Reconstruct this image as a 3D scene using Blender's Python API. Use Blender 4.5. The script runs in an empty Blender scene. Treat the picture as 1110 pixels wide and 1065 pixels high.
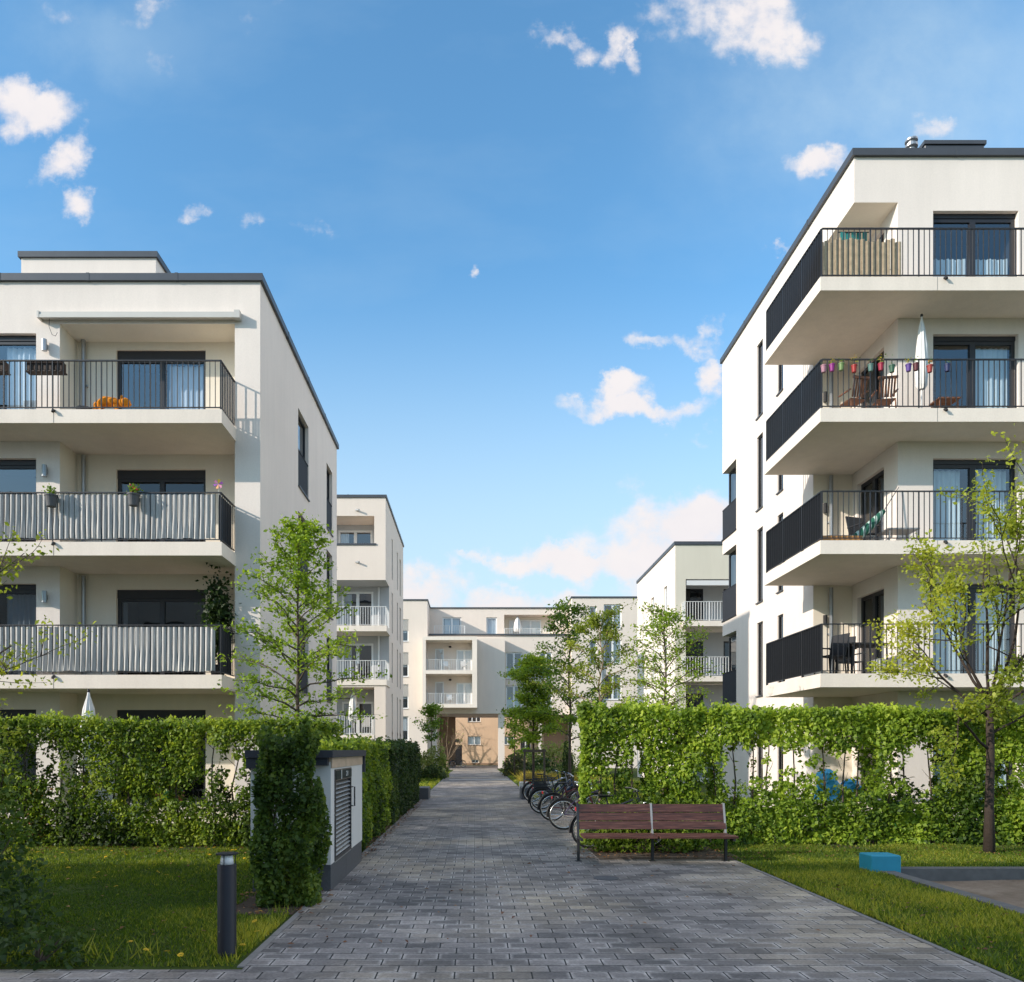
import bpy, math, random
import numpy as np
from mathutils import Vector, Matrix, Euler
random.seed(7); np.random.seed(7)
RNG = np.random.default_rng(11)
scene = bpy.context.scene
COL = scene.collection
FPX, HX, HY, EYE = 820.0, 515.0, 813.0, 1.75      # focal length in photo pixels, vanishing point, eye height
def X(px, d): return (px - HX) / FPX * d
def Z(py, d): return EYE + (HY - py) / FPX * d
def D(py): return FPX * EYE / (py - HY)

# ------------------------------------------------------------------ object helpers
def tag(o, label=None, cat=None, group=None, kind=None):
    if label: o['label'] = label
    if cat: o['category'] = cat
    if group: o['group'] = group
    if kind: o['kind'] = kind
    return o
def thing(name, label, cat, loc=(0, 0, 0), rotz=0.0, group=None, scale=1.0):
    o = bpy.data.objects.new(name, None); COL.objects.link(o)
    o.empty_display_size = 0.2
    o.location = loc; o.rotation_euler = (0, 0, rotz); o.scale = (scale,) * 3
    return tag(o, label, cat, group)
def copy_tree(o, parent=None):
    c = o.copy(); COL.objects.link(c)
    if parent: c.parent = parent
    for ch in list(o.children): copy_tree(ch, c)
    return c
def root_loc(o):
    while o.parent: o = o.parent
    return Vector(o.location)

class MB:
    """collects geometry for ONE mesh"""
    def __init__(s): s.v = []; s.f = []; s.m = []; s.mi = 0
    def add(s, vs, fs):
        b = len(s.v); s.v.extend([tuple(v) for v in vs]); s.f.extend([tuple(i + b for i in f) for f in fs]); s.m.extend([s.mi] * len(fs)); return s
    def box(s, x0, y0, z0, x1, y1, z1):
        x0, x1 = min(x0, x1), max(x0, x1); y0, y1 = min(y0, y1), max(y0, y1); z0, z1 = min(z0, z1), max(z0, z1)
        return s.add([(x0,y0,z0),(x1,y0,z0),(x1,y1,z0),(x0,y1,z0),(x0,y0,z1),(x1,y0,z1),(x1,y1,z1),(x0,y1,z1)],
                     [(0,3,2,1),(4,5,6,7),(0,1,5,4),(1,2,6,5),(2,3,7,6),(3,0,4,7)])
    def bbox(s, x0, y0, z0, x1, y1, z1, b=0.01):
        """box with chamfered vertical and top edges"""
        x0, x1 = min(x0, x1), max(x0, x1); y0, y1 = min(y0, y1), max(y0, y1)
        def ring(i, z): return [(x0+b+i,y0+i,z),(x1-b-i,y0+i,z),(x1-i,y0+b+i,z),(x1-i,y1-b-i,z),(x1-b-i,y1-i,z),(x0+b+i,y1-i,z),(x0+i,y1-b-i,z),(x0+i,y0+b+i,z)]
        vs = ring(0, z0) + ring(0, z1 - b) + ring(b, z1)
        fs = [tuple(range(7, -1, -1)), tuple(range(16, 24))]
        for k in (0, 8):
            for i in range(8): fs.append((k+i, k+(i+1)%8, k+8+(i+1)%8, k+8+i))
        return s.add(vs, fs)
    def quad(s, a, b, c, d): return s.add([a, b, c, d], [(0,1,2,3)])
    def prism(s, pts, z0, z1):
        n = len(pts)
        vs = [(p[0],p[1],z0) for p in pts] + [(p[0],p[1],z1) for p in pts]
        fs = [tuple(range(n-1,-1,-1)), tuple(range(n, 2*n))] + [(i,(i+1)%n,n+(i+1)%n,n+i) for i in range(n)]
        return s.add(vs, fs)
    def tube(s, pts, rad, n=6, cap=True):
        pts = [Vector(p) for p in pts]
        if not isinstance(rad, (list, tuple)): rad = [rad] * len(pts)
        ref = None; vs = []; fs = []
        for i, p in enumerate(pts):
            t = (pts[min(i+1, len(pts)-1)] - pts[max(i-1, 0)])
            if t.length < 1e-9: t = Vector((0,0,1))
            t.normalize()
            if ref is None: ref = t.orthogonal().normalized()
            a = ref - t * ref.dot(t)
            if a.length < 1e-6: a = t.orthogonal()
            a.normalize(); ref = a; bb = t.cross(a)
            for k in range(n):
                an = 2*math.pi*k/n
                vs.append(p + (a*math.cos(an) + bb*math.sin(an)) * rad[i])
        for i in range(len(pts)-1):
            for k in range(n): fs.append((i*n+k, i*n+(k+1)%n, (i+1)*n+(k+1)%n, (i+1)*n+k))
        if cap:
            fs.append(tuple(range(n-1,-1,-1))); e = (len(pts)-1)*n; fs.append(tuple(range(e, e+n)))
        return s.add(vs, fs)
    def lathe(s, prof, c=(0,0,0), n=20):
        vs = []; fs = []; m = len(prof)
        for r, z in prof:
            for k in range(n):
                a = 2*math.pi*k/n; vs.append((c[0]+r*math.cos(a), c[1]+r*math.sin(a), c[2]+z))
        for i in range(m-1):
            for k in range(n): fs.append((i*n+k, i*n+(k+1)%n, (i+1)*n+(k+1)%n, (i+1)*n+k))
        fs.append(tuple(range(n-1,-1,-1))); fs.append(tuple(range((m-1)*n, m*n)))
        return s.add(vs, fs)
    def torus(s, R, r, c=(0,0,0), n=36, m=6, a0=0, a1=2*math.pi, flat=1.0):
        """ring in the local XZ plane (axis Y)"""
        full = abs(a1-a0-2*math.pi) < 1e-6; vs = []; fs = []; N = n if full else n+1
        for i in range(N):
            a = a0 + (a1-a0)*i/n
            for k in range(m):
                b = 2*math.pi*k/m; q = R + r*math.cos(b)
                vs.append((c[0]+q*math.cos(a), c[1]+flat*r*math.sin(b), c[2]+q*math.sin(a)))
        for i in range(n):
            j = (i+1) % N
            for k in range(m): fs.append((i*m+k, j*m+k, j*m+(k+1)%m, i*m+(k+1)%m))
        return s.add(vs, fs)
    def ell(s, c, r, n=12, m=8):
        vs = [(c[0],c[1],c[2]-r[2])]; fs = []
        for i in range(1, m):
            t = math.pi*i/m
            for k in range(n):
                a = 2*math.pi*k/n
                vs.append((c[0]+r[0]*math.sin(t)*math.cos(a), c[1]+r[1]*math.sin(t)*math.sin(a), c[2]-r[2]*math.cos(t)))
        vs.append((c[0],c[1],c[2]+r[2])); T = len(vs)-1
        for k in range(n):
            fs.append((0, 1+(k+1)%n, 1+k)); fs.append((T, 1+(m-2)*n+k, 1+(m-2)*n+(k+1)%n))
        for i in range(m-2):
            for k in range(n): fs.append((1+i*n+k, 1+i*n+(k+1)%n, 1+(i+1)*n+(k+1)%n, 1+(i+1)*n+k))
        return s.add(vs, fs)
    def build(s, name, mats, parent=None, smooth=False, local=False, origin=None):
        if not isinstance(mats, (list, tuple)): mats = [mats]
        off = Vector((0,0,0))
        if parent is not None and not local: off = root_loc(parent)
        if origin is not None: off = Vector(origin)
        me = bpy.data.meshes.new(name)
        vv = [(a-off[0], b-off[1], c-off[2]) for a, b, c in s.v]
        me.from_pydata(vv, [], s.f)
        for mt in mats: me.materials.append(mt)
        if len(mats) > 1: me.polygons.foreach_set('material_index', s.m)
        if smooth: me.polygons.foreach_set('use_smooth', [True]*len(s.f))
        me.update()
        o = bpy.data.objects.new(name, me); COL.objects.link(o)
        if parent is not None: o.parent = parent
        elif origin is not None: o.location = origin
        return o

# ------------------------------------------------------------------ materials
MATS = {}
def new_mat(name):
    m = bpy.data.materials.new(name); m.use_nodes = True; nt = m.node_tree
    b = nt.nodes['Principled BSDF']; return m, nt, b
def N(nt, typ, **kw):
    n = nt.nodes.new(typ)
    for k, v in kw.items(): setattr(n, k, v)
    return n
def simple(name, col, rough=0.6, metal=0.0, var=0.12, scale=6.0, bump=0.0, bscale=60.0, spec=0.5):
    """noise-varied principled material in object space"""
    if name in MATS: return MATS[name]
    m, nt, b = new_mat(name)
    tc = N(nt, 'ShaderNodeNewGeometry')
    no = N(nt, 'ShaderNodeTexNoise'); no.inputs['Scale'].default_value = scale; no.inputs['Detail'].default_value = 5
    nt.links.new(tc.outputs['Position'], no.inputs['Vector'])
    mx = N(nt, 'ShaderNodeMix', data_type='RGBA')
    mx.inputs[6].default_value = (*[c*(1-var) for c in col], 1); mx.inputs[7].default_value = (*[min(1, c*(1+var)) for c in col], 1)
    nt.links.new(no.outputs['Fac'], mx.inputs[0]); nt.links.new(mx.outputs[2], b.inputs['Base Color'])
    b.inputs['Roughness'].default_value = rough; b.inputs['Metallic'].default_value = metal
    b.inputs['Specular IOR Level'].default_value = spec
    if bump > 0:
        n2 = N(nt, 'ShaderNodeTexNoise'); n2.inputs['Scale'].default_value = bscale; n2.inputs['Detail'].default_value = 4
        nt.links.new(tc.outputs['Position'], n2.inputs['Vector'])
        bp = N(nt, 'ShaderNodeBump'); bp.inputs['Strength'].default_value = bump; bp.inputs['Distance'].default_value = 0.01
        nt.links.new(n2.outputs['Fac'], bp.inputs['Height']); nt.links.new(bp.outputs['Normal'], b.inputs['Normal'])
    MATS[name] = m; return m

def plaster(name, col, streak=0.1):
    m, nt, b = new_mat(name)
    ge = N(nt, 'ShaderNodeNewGeometry')
    mp = N(nt, 'ShaderNodeMapping'); mp.inputs['Scale'].default_value = (3.0, 3.0, 0.35)
    nt.links.new(ge.outputs['Position'], mp.inputs['Vector'])
    n1 = N(nt, 'ShaderNodeTexNoise'); n1.inputs['Scale'].default_value = 1.2; n1.inputs['Detail'].default_value = 6; n1.inputs['Roughness'].default_value = 0.65
    nt.links.new(mp.outputs['Vector'], n1.inputs['Vector'])
    n2 = N(nt, 'ShaderNodeTexNoise'); n2.inputs['Scale'].default_value = 0.5; n2.inputs['Detail'].default_value = 3
    nt.links.new(ge.outputs['Position'], n2.inputs['Vector'])
    n3 = N(nt, 'ShaderNodeTexNoise'); n3.inputs['Scale'].default_value = 38; n3.inputs['Detail'].default_value = 5
    nt.links.new(ge.outputs['Position'], n3.inputs['Vector'])
    ad = N(nt, 'ShaderNodeMath', operation='ADD'); nt.links.new(n1.outputs['Fac'], ad.inputs[0]); nt.links.new(n2.outputs['Fac'], ad.inputs[1])
    ad2 = N(nt, 'ShaderNodeMath', operation='MULTIPLY_ADD'); nt.links.new(n3.outputs['Fac'], ad2.inputs[0]); ad2.inputs[1].default_value = 0.8; nt.links.new(ad.outputs[0], ad2.inputs[2])
    rm = N(nt, 'ShaderNodeMapRange'); rm.inputs[1].default_value = 0.95; rm.inputs[2].default_value = 1.85
    nt.links.new(ad2.outputs[0], rm.inputs[0])
    mx = N(nt, 'ShaderNodeMix', data_type='RGBA')
    mx.inputs[6].default_value = (*[c*(1-streak*1.3) for c in col], 1); mx.inputs[7].default_value = (*[min(.93, c*(1+streak*.5)) for c in col], 1)
    nt.links.new(rm.outputs[0], mx.inputs[0]); nt.links.new(mx.outputs[2], b.inputs['Base Color'])
    b.inputs['Roughness'].default_value = 0.9; b.inputs['Specular IOR Level'].default_value = 0.2
    bp = N(nt, 'ShaderNodeBump'); bp.inputs['Strength'].default_value = 0.25; bp.inputs['Distance'].default_value = 0.006
    nt.links.new(n3.outputs['Fac'], bp.inputs['Height']); nt.links.new(bp.outputs['Normal'], b.inputs['Normal'])
    return m

def glass(name, tint=(0.78, 0.83, 0.87), boost=0.16):
    m, nt, b = new_mat(name); nt.nodes.remove(b)
    out = nt.nodes['Material Output']
    tr = N(nt, 'ShaderNodeBsdfTransparent'); tr.inputs[0].default_value = (*tint, 1)
    gl = N(nt, 'ShaderNodeBsdfGlossy'); gl.inputs['Roughness'].default_value = 0.015; gl.inputs[0].default_value = (.92, .95, 1, 1)
    lw = N(nt, 'ShaderNodeLayerWeight'); lw.inputs[0].default_value = .5; fr = N(nt, 'ShaderNodeMath', operation='POWER'); nt.links.new(lw.outputs['Facing'], fr.inputs[0]); fr.inputs[1].default_value = 4.0
    ge = N(nt, 'ShaderNodeNewGeometry'); no = N(nt, 'ShaderNodeTexNoise'); no.inputs['Scale'].default_value = 0.9
    nt.links.new(ge.outputs['Position'], no.inputs['Vector'])
    bp = N(nt, 'ShaderNodeBump'); bp.inputs['Strength'].default_value = 0.06; bp.inputs['Distance'].default_value = 0.1
    nt.links.new(no.outputs['Fac'], bp.inputs['Height']); nt.links.new(bp.outputs['Normal'], gl.inputs['Normal'])
    ad = N(nt, 'ShaderNodeMath', operation='ADD', use_clamp=True); nt.links.new(fr.outputs[0], ad.inputs[0]); ad.inputs[1].default_value = boost
    mx = N(nt, 'ShaderNodeMixShader'); nt.links.new(ad.outputs[0], mx.inputs[0]); nt.links.new(tr.outputs[0], mx.inputs[1]); nt.links.new(gl.outputs[0], mx.inputs[2])
    nt.links.new(mx.outputs[0], out.inputs['Surface'])
    return m

def leaf_mat(name, c0, c1, c2, trans=0.4):
    """three tones picked by the per-leaf 'tint' attribute, partly translucent"""
    m, nt, b = new_mat(name); out = nt.nodes['Material Output']
    at = N(nt, 'ShaderNodeAttribute', attribute_name='tint')
    cr = N(nt, 'ShaderNodeValToRGB'); e = cr.color_ramp.elements
    e[0].position = 0.0; e[0].color = (*c0, 1); e[1].position = 1.0; e[1].color = (*c2, 1)
    k = e.new(0.5); k.color = (*c1, 1)
    nt.links.new(at.outputs['Fac'], cr.inputs[0]); nt.links.new(cr.outputs[0], b.inputs['Base Color'])
    b.inputs['Roughness'].default_value = 0.5; b.inputs['Specular IOR Level'].default_value = 0.35
    tl = N(nt, 'ShaderNodeBsdfTranslucent')
    hs = N(nt, 'ShaderNodeHueSaturation'); hs.inputs['Value'].default_value = 1.7; hs.inputs['Saturation'].default_value = 1.05; hs.inputs['Hue'].default_value = 0.49
    nt.links.new(cr.outputs[0], hs.inputs['Color']); nt.links.new(hs.outputs[0], tl.inputs[0])
    mx = N(nt, 'ShaderNodeMixShader'); mx.inputs[0].default_value = trans
    nt.links.new(b.outputs[0], mx.inputs[1]); nt.links.new(tl.outputs[0], mx.inputs[2]); nt.links.new(mx.outputs[0], out.inputs['Surface'])
    return m

M = {}
M['white'] = plaster('white_plaster', (0.83, 0.74, 0.665), 0.075)
M['recess'] = plaster('cream_plaster', (0.84, 0.755, 0.63), 0.06)
M['beige'] = plaster('beige_plaster', (0.77, 0.665, 0.575), 0.06)
M['khaki'] = plaster('khaki_plaster', (0.66, 0.61, 0.50), 0.06)
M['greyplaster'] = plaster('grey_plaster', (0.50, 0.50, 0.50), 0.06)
M['orange'] = plaster('orange_plaster', (0.76, 0.54, 0.37), 0.12)
M['brown'] = plaster('brown_plaster', (0.33, 0.22, 0.15), 0.10)
M['concrete'] = plaster('balcony_concrete', (0.83, 0.735, 0.635), 0.10)
M['coping'] = simple('coping_metal', (0.075, 0.080, 0.090), 0.45, 0.3, 0.15, 3)
M['rail'] = simple('rail_metal', (0.030, 0.032, 0.037), 0.45, 0.2, 0.15, 8)
M['railpanel'] = simple('rail_panel', (0.016, 0.019, 0.026), 0.8, 0.0, 0.25, 5)
M['whiterail'] = simple('white_rail', (0.74, 0.73, 0.70), 0.5, 0, 0.05)
M['frame'] = simple('anthracite_frame', (0.022, 0.022, 0.026), 0.4, 0, 0.15)
M['wframe'] = simple('white_frame', (0.78, 0.78, 0.77), 0.45, 0, 0.04)
M['glass'] = glass('window_glass')
M['glassdark'] = glass('dark_window_glass', (0.35, 0.38, 0.42), 0.07)
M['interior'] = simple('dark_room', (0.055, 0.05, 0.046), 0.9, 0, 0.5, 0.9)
M['zinc'] = simple('zinc_pipe', (0.36, 0.37, 0.38), 0.4, 0.7, 0.15)
M['roof'] = simple('gravel_roof', (0.22, 0.21, 0.20), 0.95, 0, 0.2, 20)
M['blind'] = simple('blind', (0.42, 0.40, 0.37), 0.7, 0, 0.05)
M['whitemetal'] = simple('white_metal', (0.72, 0.71, 0.69), 0.4, 0.1, 0.04)
M['bark'] = simple('bark', (0.085, 0.062, 0.045), 0.9, 0, 0.45, 14, 0.8, 40)
M['barkdark'] = simple('dark_bark', (.040, .027, .020), .9, 0, .5, 14, .8, 40)
M['barklight'] = simple('light_bark', (0.23, 0.16, 0.10), 0.85, 0, 0.3, 14, 0.6, 40)
M['redmud'] = simple('red_mudguard', (.28, .012, .02), .3)
M['stake'] = simple('stake_wood', (0.12, 0.095, 0.075), 0.85, 0, 0.3, 12)
M['soil'] = simple('soil', (0.060, 0.042, 0.028), 0.95, 0, 0.4, 9, 0.8, 30)
M['kerbstone'] = simple('kerb_stone', (0.21, 0.20, 0.19), 0.85, 0, 0.25, 9, 0.4, 50)
M['whitestone'] = simple('white_stone', (0.62, 0.61, 0.58), 0.8, 0, 0.12, 6)
M['granite'] = simple('dark_granite', (0.085, 0.088, 0.098), 0.6, 0, 0.3, 30)
M['bollard'] = simple('bollard_paint', (0.008, 0.008, 0.014), 0.5, 0.2, 0.2, 10)
M['lamp'] = simple('lamp_opal', (0.85, 0.86, 0.86), 0.25, 0, 0.05)
M['tyre'] = simple('tyre_rubber', (0.012, 0.012, 0.013), 0.75)
M['chrome'] = simple('chrome', (0.70, 0.70, 0.70), 0.25, 0.9, 0.05)
M['blackplastic'] = simple('black_plastic', (0.016, 0.016, 0.018), 0.5)
M['cube'] = simple('turquoise_paint', (0.025, 0.29, 0.42), 0.55, 0, 0.14, 7, 0.25, 50)
M['boxpaint'] = plaster('box_render', (0.70, 0.68, 0.66), 0.05)
M['bitumen'] = simple('bitumen', (0.030, 0.033, 0.045), 0.7, 0, 0.35, 12)
M['louvre'] = simple('louvre_metal', (0.055, 0.052, 0.055), 0.38, 0.4, 0.15)
M['palemetal'] = simple('louvre_blade', (0.36, 0.34, 0.32), 0.35, 0.5, 0.15)  # paler grey metal than the louvre frame
M['chairdark'] = simple('dark_weave', (0.022, 0.022, 0.024), 0.7, 0, 0.4, 40)
M['chairwood'] = simple('teak', (0.23, 0.095, 0.045), 0.6, 0, 0.3, 12)
M['darkwood'] = simple('dark_wood_box', (0.045, 0.026, 0.018), 0.7, 0, 0.4, 20)
M['parasol'] = simple('parasol_cloth', (0.78, 0.76, 0.73), 0.9, 0, 0.06, 10)
M['potgrey'] = simple('grey_pot', (0.085, 0.085, 0.09), 0.7, 0, 0.2)
M['signgreen'] = simple('sign_plate', (0.006, 0.014, 0.012), 0.75)
M['letter'] = simple('sign_letter', (0.75, 0.77, 0.74), 0.5)
def colour(name, c, r=0.5): return simple(name, c, r, 0, 0.1)

def wood_mat():
    m, nt, b = new_mat('bench_wood')
    ge = N(nt, 'ShaderNodeNewGeometry'); mp = N(nt, 'ShaderNodeMapping'); mp.inputs['Scale'].default_value = (1.3, 14, 26)
    nt.links.new(ge.outputs['Position'], mp.inputs['Vector'])
    no = N(nt, 'ShaderNodeTexNoise'); no.inputs['Scale'].default_value = 2.2; no.inputs['Detail'].default_value = 8; no.inputs['Roughness'].default_value = .7
    nt.links.new(mp.outputs[0], no.inputs['Vector'])
    cr = N(nt, 'ShaderNodeValToRGB'); e = cr.color_ramp.elements
    e[0].position = .32; e[0].color = (.010, .005, .004, 1); e[1].position = .82; e[1].color = (.22, .12, .09, 1)
    k = e.new(.52); k.color = (.075, .024, .015, 1)
    nt.links.new(no.outputs['Fac'], cr.inputs[0]); nt.links.new(cr.outputs[0], b.inputs['Base Color'])
    b.inputs['Roughness'].default_value = .45
    bp = N(nt, 'ShaderNodeBump'); bp.inputs['Strength'].default_value = .3; bp.inputs['Distance'].default_value = .004
    nt.links.new(no.outputs['Fac'], bp.inputs['Height']); nt.links.new(bp.outputs[0], b.inputs['Normal'])
    return m
M['bench'] = wood_mat()

def paver_mat():
    m, nt, b = new_mat('concrete_pavers'); L = nt.links.new
    ge = N(nt, 'ShaderNodeNewGeometry')
    # gentle wobble so that the rows are not ruler straight
    wn = N(nt, 'ShaderNodeTexNoise'); wn.inputs['Scale'].default_value = 1.7; wn.inputs['Detail'].default_value = 3; L(ge.outputs['Position'], wn.inputs['Vector'])
    ws = N(nt, 'ShaderNodeVectorMath', operation='SCALE'); ws.inputs['Scale'].default_value = 0.022; L(wn.outputs['Color'], ws.inputs[0])
    wa = N(nt, 'ShaderNodeVectorMath', operation='ADD'); L(ge.outputs['Position'], wa.inputs[0]); L(ws.outputs[0], wa.inputs[1])
    def brick(ms, sm, c1, c2, mo):
        t = N(nt, 'ShaderNodeTexBrick'); t.offset = 0.5; t.offset_frequency = 2; t.squash = 1.0
        t.inputs['Scale'].default_value = 1.0; t.inputs['Mortar Size'].default_value = ms; t.inputs['Mortar Smooth'].default_value = sm
        t.inputs['Brick Width'].default_value = 0.30; t.inputs['Row Height'].default_value = 0.18; t.inputs['Bias'].default_value = 0.0
        t.inputs['Color1'].default_value = (*c1, 1); t.inputs['Color2'].default_value = (*c2, 1); t.inputs['Mortar'].default_value = (*mo, 1)
        L(wa.outputs[0], t.inputs['Vector']); return t
    b1 = brick(0.007, 0.2, (.110, .102, .100), (.29, .262, .245), (.022, .022, .022))
    b2 = brick(0.045, 1.0, (0, 0, 0), (0, 0, 0), (1, 1, 1))
    # tan stones come in patches
    n1 = N(nt, 'ShaderNodeTexNoise'); n1.inputs['Scale'].default_value = 0.33; n1.inputs['Detail'].default_value = 4; L(ge.outputs['Position'], n1.inputs['Vector'])
    r1 = N(nt, 'ShaderNodeMapRange'); r1.inputs[1].default_value = .46; r1.inputs[2].default_value = .62; L(n1.outputs['Fac'], r1.inputs[0])
    bt = brick(0.007, 0.2, (.24, .205, .165), (.46, .385, .285), (.025, .024, .022))
    m1 = N(nt, 'ShaderNodeMix', data_type='RGBA'); L(r1.outputs[0], m1.inputs[0]); L(b1.outputs['Color'], m1.inputs[6]); L(bt.outputs['Color'], m1.inputs[7])
    # worn, pale edges, broken up by noise
    n2 = N(nt, 'ShaderNodeTexNoise'); n2.inputs['Scale'].default_value = 2.1; n2.inputs['Detail'].default_value = 9; n2.inputs['Roughness'].default_value = .7; L(ge.outputs['Position'], n2.inputs['Vector'])
    r2 = N(nt, 'ShaderNodeMapRange'); r2.inputs[1].default_value = .42; r2.inputs[2].default_value = .60; L(n2.outputs['Fac'], r2.inputs[0])
    wf = N(nt, 'ShaderNodeMath', operation='MULTIPLY'); L(b2.outputs['Fac'], wf.inputs[0]); L(r2.outputs[0], wf.inputs[1])
    inv = N(nt, 'ShaderNodeMath', operation='SUBTRACT'); inv.inputs[0].default_value = 1; L(b1.outputs['Fac'], inv.inputs[1])
    wf2 = N(nt, 'ShaderNodeMath', operation='MULTIPLY'); L(wf.outputs[0], wf2.inputs[0]); L(inv.outputs[0], wf2.inputs[1])
    wf3 = N(nt, 'ShaderNodeMath', operation='MULTIPLY'); L(wf2.outputs[0], wf3.inputs[0]); wf3.inputs[1].default_value = .70
    m2 = N(nt, 'ShaderNodeMix', data_type='RGBA'); L(wf3.outputs[0], m2.inputs[0]); L(m1.outputs[2], m2.inputs[6]); m2.inputs[7].default_value = (.68, .635, .60, 1)
    # dirt and fine grain
    n3 = N(nt, 'ShaderNodeTexNoise'); n3.inputs['Scale'].default_value = 45; n3.inputs['Detail'].default_value = 6; L(ge.outputs['Position'], n3.inputs['Vector'])
    r3 = N(nt, 'ShaderNodeMapRange'); r3.inputs[1].default_value = .25; r3.inputs[2].default_value = .75; r3.inputs[3].default_value = .72; r3.inputs[4].default_value = 1.25; L(n3.outputs['Fac'], r3.inputs[0])
    n4 = N(nt, 'ShaderNodeTexNoise'); n4.inputs['Scale'].default_value = 0.9; n4.inputs['Detail'].default_value = 5; L(ge.outputs['Position'], n4.inputs['Vector'])
    r4 = N(nt, 'ShaderNodeMapRange'); r4.inputs[1].default_value = .3; r4.inputs[2].default_value = .7; r4.inputs[3].default_value = .62; r4.inputs[4].default_value = 1.28; L(n4.outputs['Fac'], r4.inputs[0])
    mu = N(nt, 'ShaderNodeMath', operation='MULTIPLY'); L(r3.outputs[0], mu.inputs[0]); L(r4.outputs[0], mu.inputs[1])
    m3 = N(nt, 'ShaderNodeVectorMath', operation='SCALE'); L(m2.outputs[2], m3.inputs[0]); L(mu.outputs[0], m3.inputs['Scale'])
    L(m3.outputs[0], b.inputs['Base Color'])
    b.inputs['Roughness'].default_value = .72; b.inputs['Specular IOR Level'].default_value = .4
    hb = N(nt, 'ShaderNodeMath', operation='MULTIPLY_ADD'); L(b2.outputs['Fac'], hb.inputs[0]); hb.inputs[1].default_value = -1.0; L(n3.outputs['Fac'], hb.inputs[2])
    hc = N(nt, 'ShaderNodeMath', operation='MULTIPLY_ADD'); L(b1.outputs['Fac'], hc.inputs[0]); hc.inputs[1].default_value = -2.0; L(hb.outputs[0], hc.inputs[2])
    bp = N(nt, 'ShaderNodeBump'); bp.inputs['Strength'].default_value = .7; bp.inputs['Distance'].default_value = .006; L(hc.outputs[0], bp.inputs['Height']); L(bp.outputs[0], b.inputs['Normal'])
    return m
M['paver'] = paver_mat()

def ground_mat(name, cs, scale=3.0, bump=.8):
    m, nt, b = new_mat(name); L = nt.links.new
    ge = N(nt, 'ShaderNodeNewGeometry')
    no = N(nt, 'ShaderNodeTexNoise'); no.inputs['Scale'].default_value = scale; no.inputs['Detail'].default_value = 9; no.inputs['Roughness'].default_value = .7; L(ge.outputs['Position'], no.inputs['Vector'])
    cr = N(nt, 'ShaderNodeValToRGB'); e = cr.color_ramp.elements
    e[0].position = .3; e[0].color = (*cs[0], 1); e[1].position = .72; e[1].color = (*cs[2], 1); k = e.new(.5); k.color = (*cs[1], 1)
    L(no.outputs['Fac'], cr.inputs[0]); L(cr.outputs[0], b.inputs['Base Color']); b.inputs['Roughness'].default_value = .95; b.inputs['Specular IOR Level'].default_value = .1
    n2 = N(nt, 'ShaderNodeTexNoise'); n2.inputs['Scale'].default_value = 40; n2.inputs['Detail'].default_value = 6; L(ge.outputs['Position'], n2.inputs['Vector'])
    bp = N(nt, 'ShaderNodeBump'); bp.inputs['Strength'].default_value = bump; bp.inputs['Distance'].default_value = .02; L(n2.outputs['Fac'], bp.inputs['Height']); L(bp.outputs[0], b.inputs['Normal'])
    return m
M['lawn'] = ground_mat('lawn_ground', ((.030, .040, .010), (.050, .075, .014), (.085, .095, .026)))
M['sand'] = ground_mat('sand', ((.17, .125, .088), (.25, .19, .14), (.34, .27, .205)), 2.2)
M['grass'] = leaf_mat('grass_blades', (.042, .085, .010), (.125, .185, .018), (.46, .43, .060), .5)
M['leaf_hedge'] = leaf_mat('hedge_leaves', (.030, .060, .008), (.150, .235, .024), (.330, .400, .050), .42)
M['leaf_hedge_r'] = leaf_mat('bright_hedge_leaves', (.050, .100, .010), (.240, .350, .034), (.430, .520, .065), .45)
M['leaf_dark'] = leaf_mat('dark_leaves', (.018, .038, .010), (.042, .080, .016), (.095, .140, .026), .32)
M['leaf_dark2'] = leaf_mat('mid_dark_leaves', (.030, .062, .012), (.085, .145, .020), (.21, .27, .040), .4)  # leaf tone between the hedge leaves and the dark leaves
M['leaf_horn'] = leaf_mat('hornbeam_leaves', (.080, .150, .014), (.220, .330, .030), (.36, .46, .055), .47)
M['leaf_yel'] = leaf_mat('spring_leaves', (.11, .16, .020), (.27, .325, .036), (.46, .475, .060), .47)
M['leaf_mid'] = leaf_mat('mid_leaves', (.055, .115, .014), (.150, .250, .028), (.29, .38, .045), .45)
M['leaf_pale'] = leaf_mat('pale_leaves', (.10, .14, .025), (.20, .25, .055), (.34, .37, .12), .4)
M['leaf_olive'] = leaf_mat('olive_leaves', (.050, .060, .020), (.085, .095, .035), (.15, .15, .06), .35)
M['straw'] = leaf_mat('yellow_grass', (.22, .17, .03), (.40, .32, .05), (.55, .45, .08), .3)
M['litter'] = leaf_mat('dry_leaves', (.09, .03, .015), (.20, .085, .035), (.32, .18, .07), .1)

# ------------------------------------------------------------------ foliage helpers
class Wave:
    """smooth pseudo noise, about -1..1"""
    def __init__(s, seed, f, n=7):
        r = np.random.default_rng(seed); d = r.normal(size=(n, 3)); d /= np.linalg.norm(d, axis=1)[:, None]
        s.k = d * (f * r.uniform(.6, 1.6, n))[:, None]; s.p = r.uniform(0, 6.28, n)
    def __call__(s, P): return np.sin(P @ s.k.T + s.p).sum(1) / math.sqrt(len(s.p))

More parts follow.
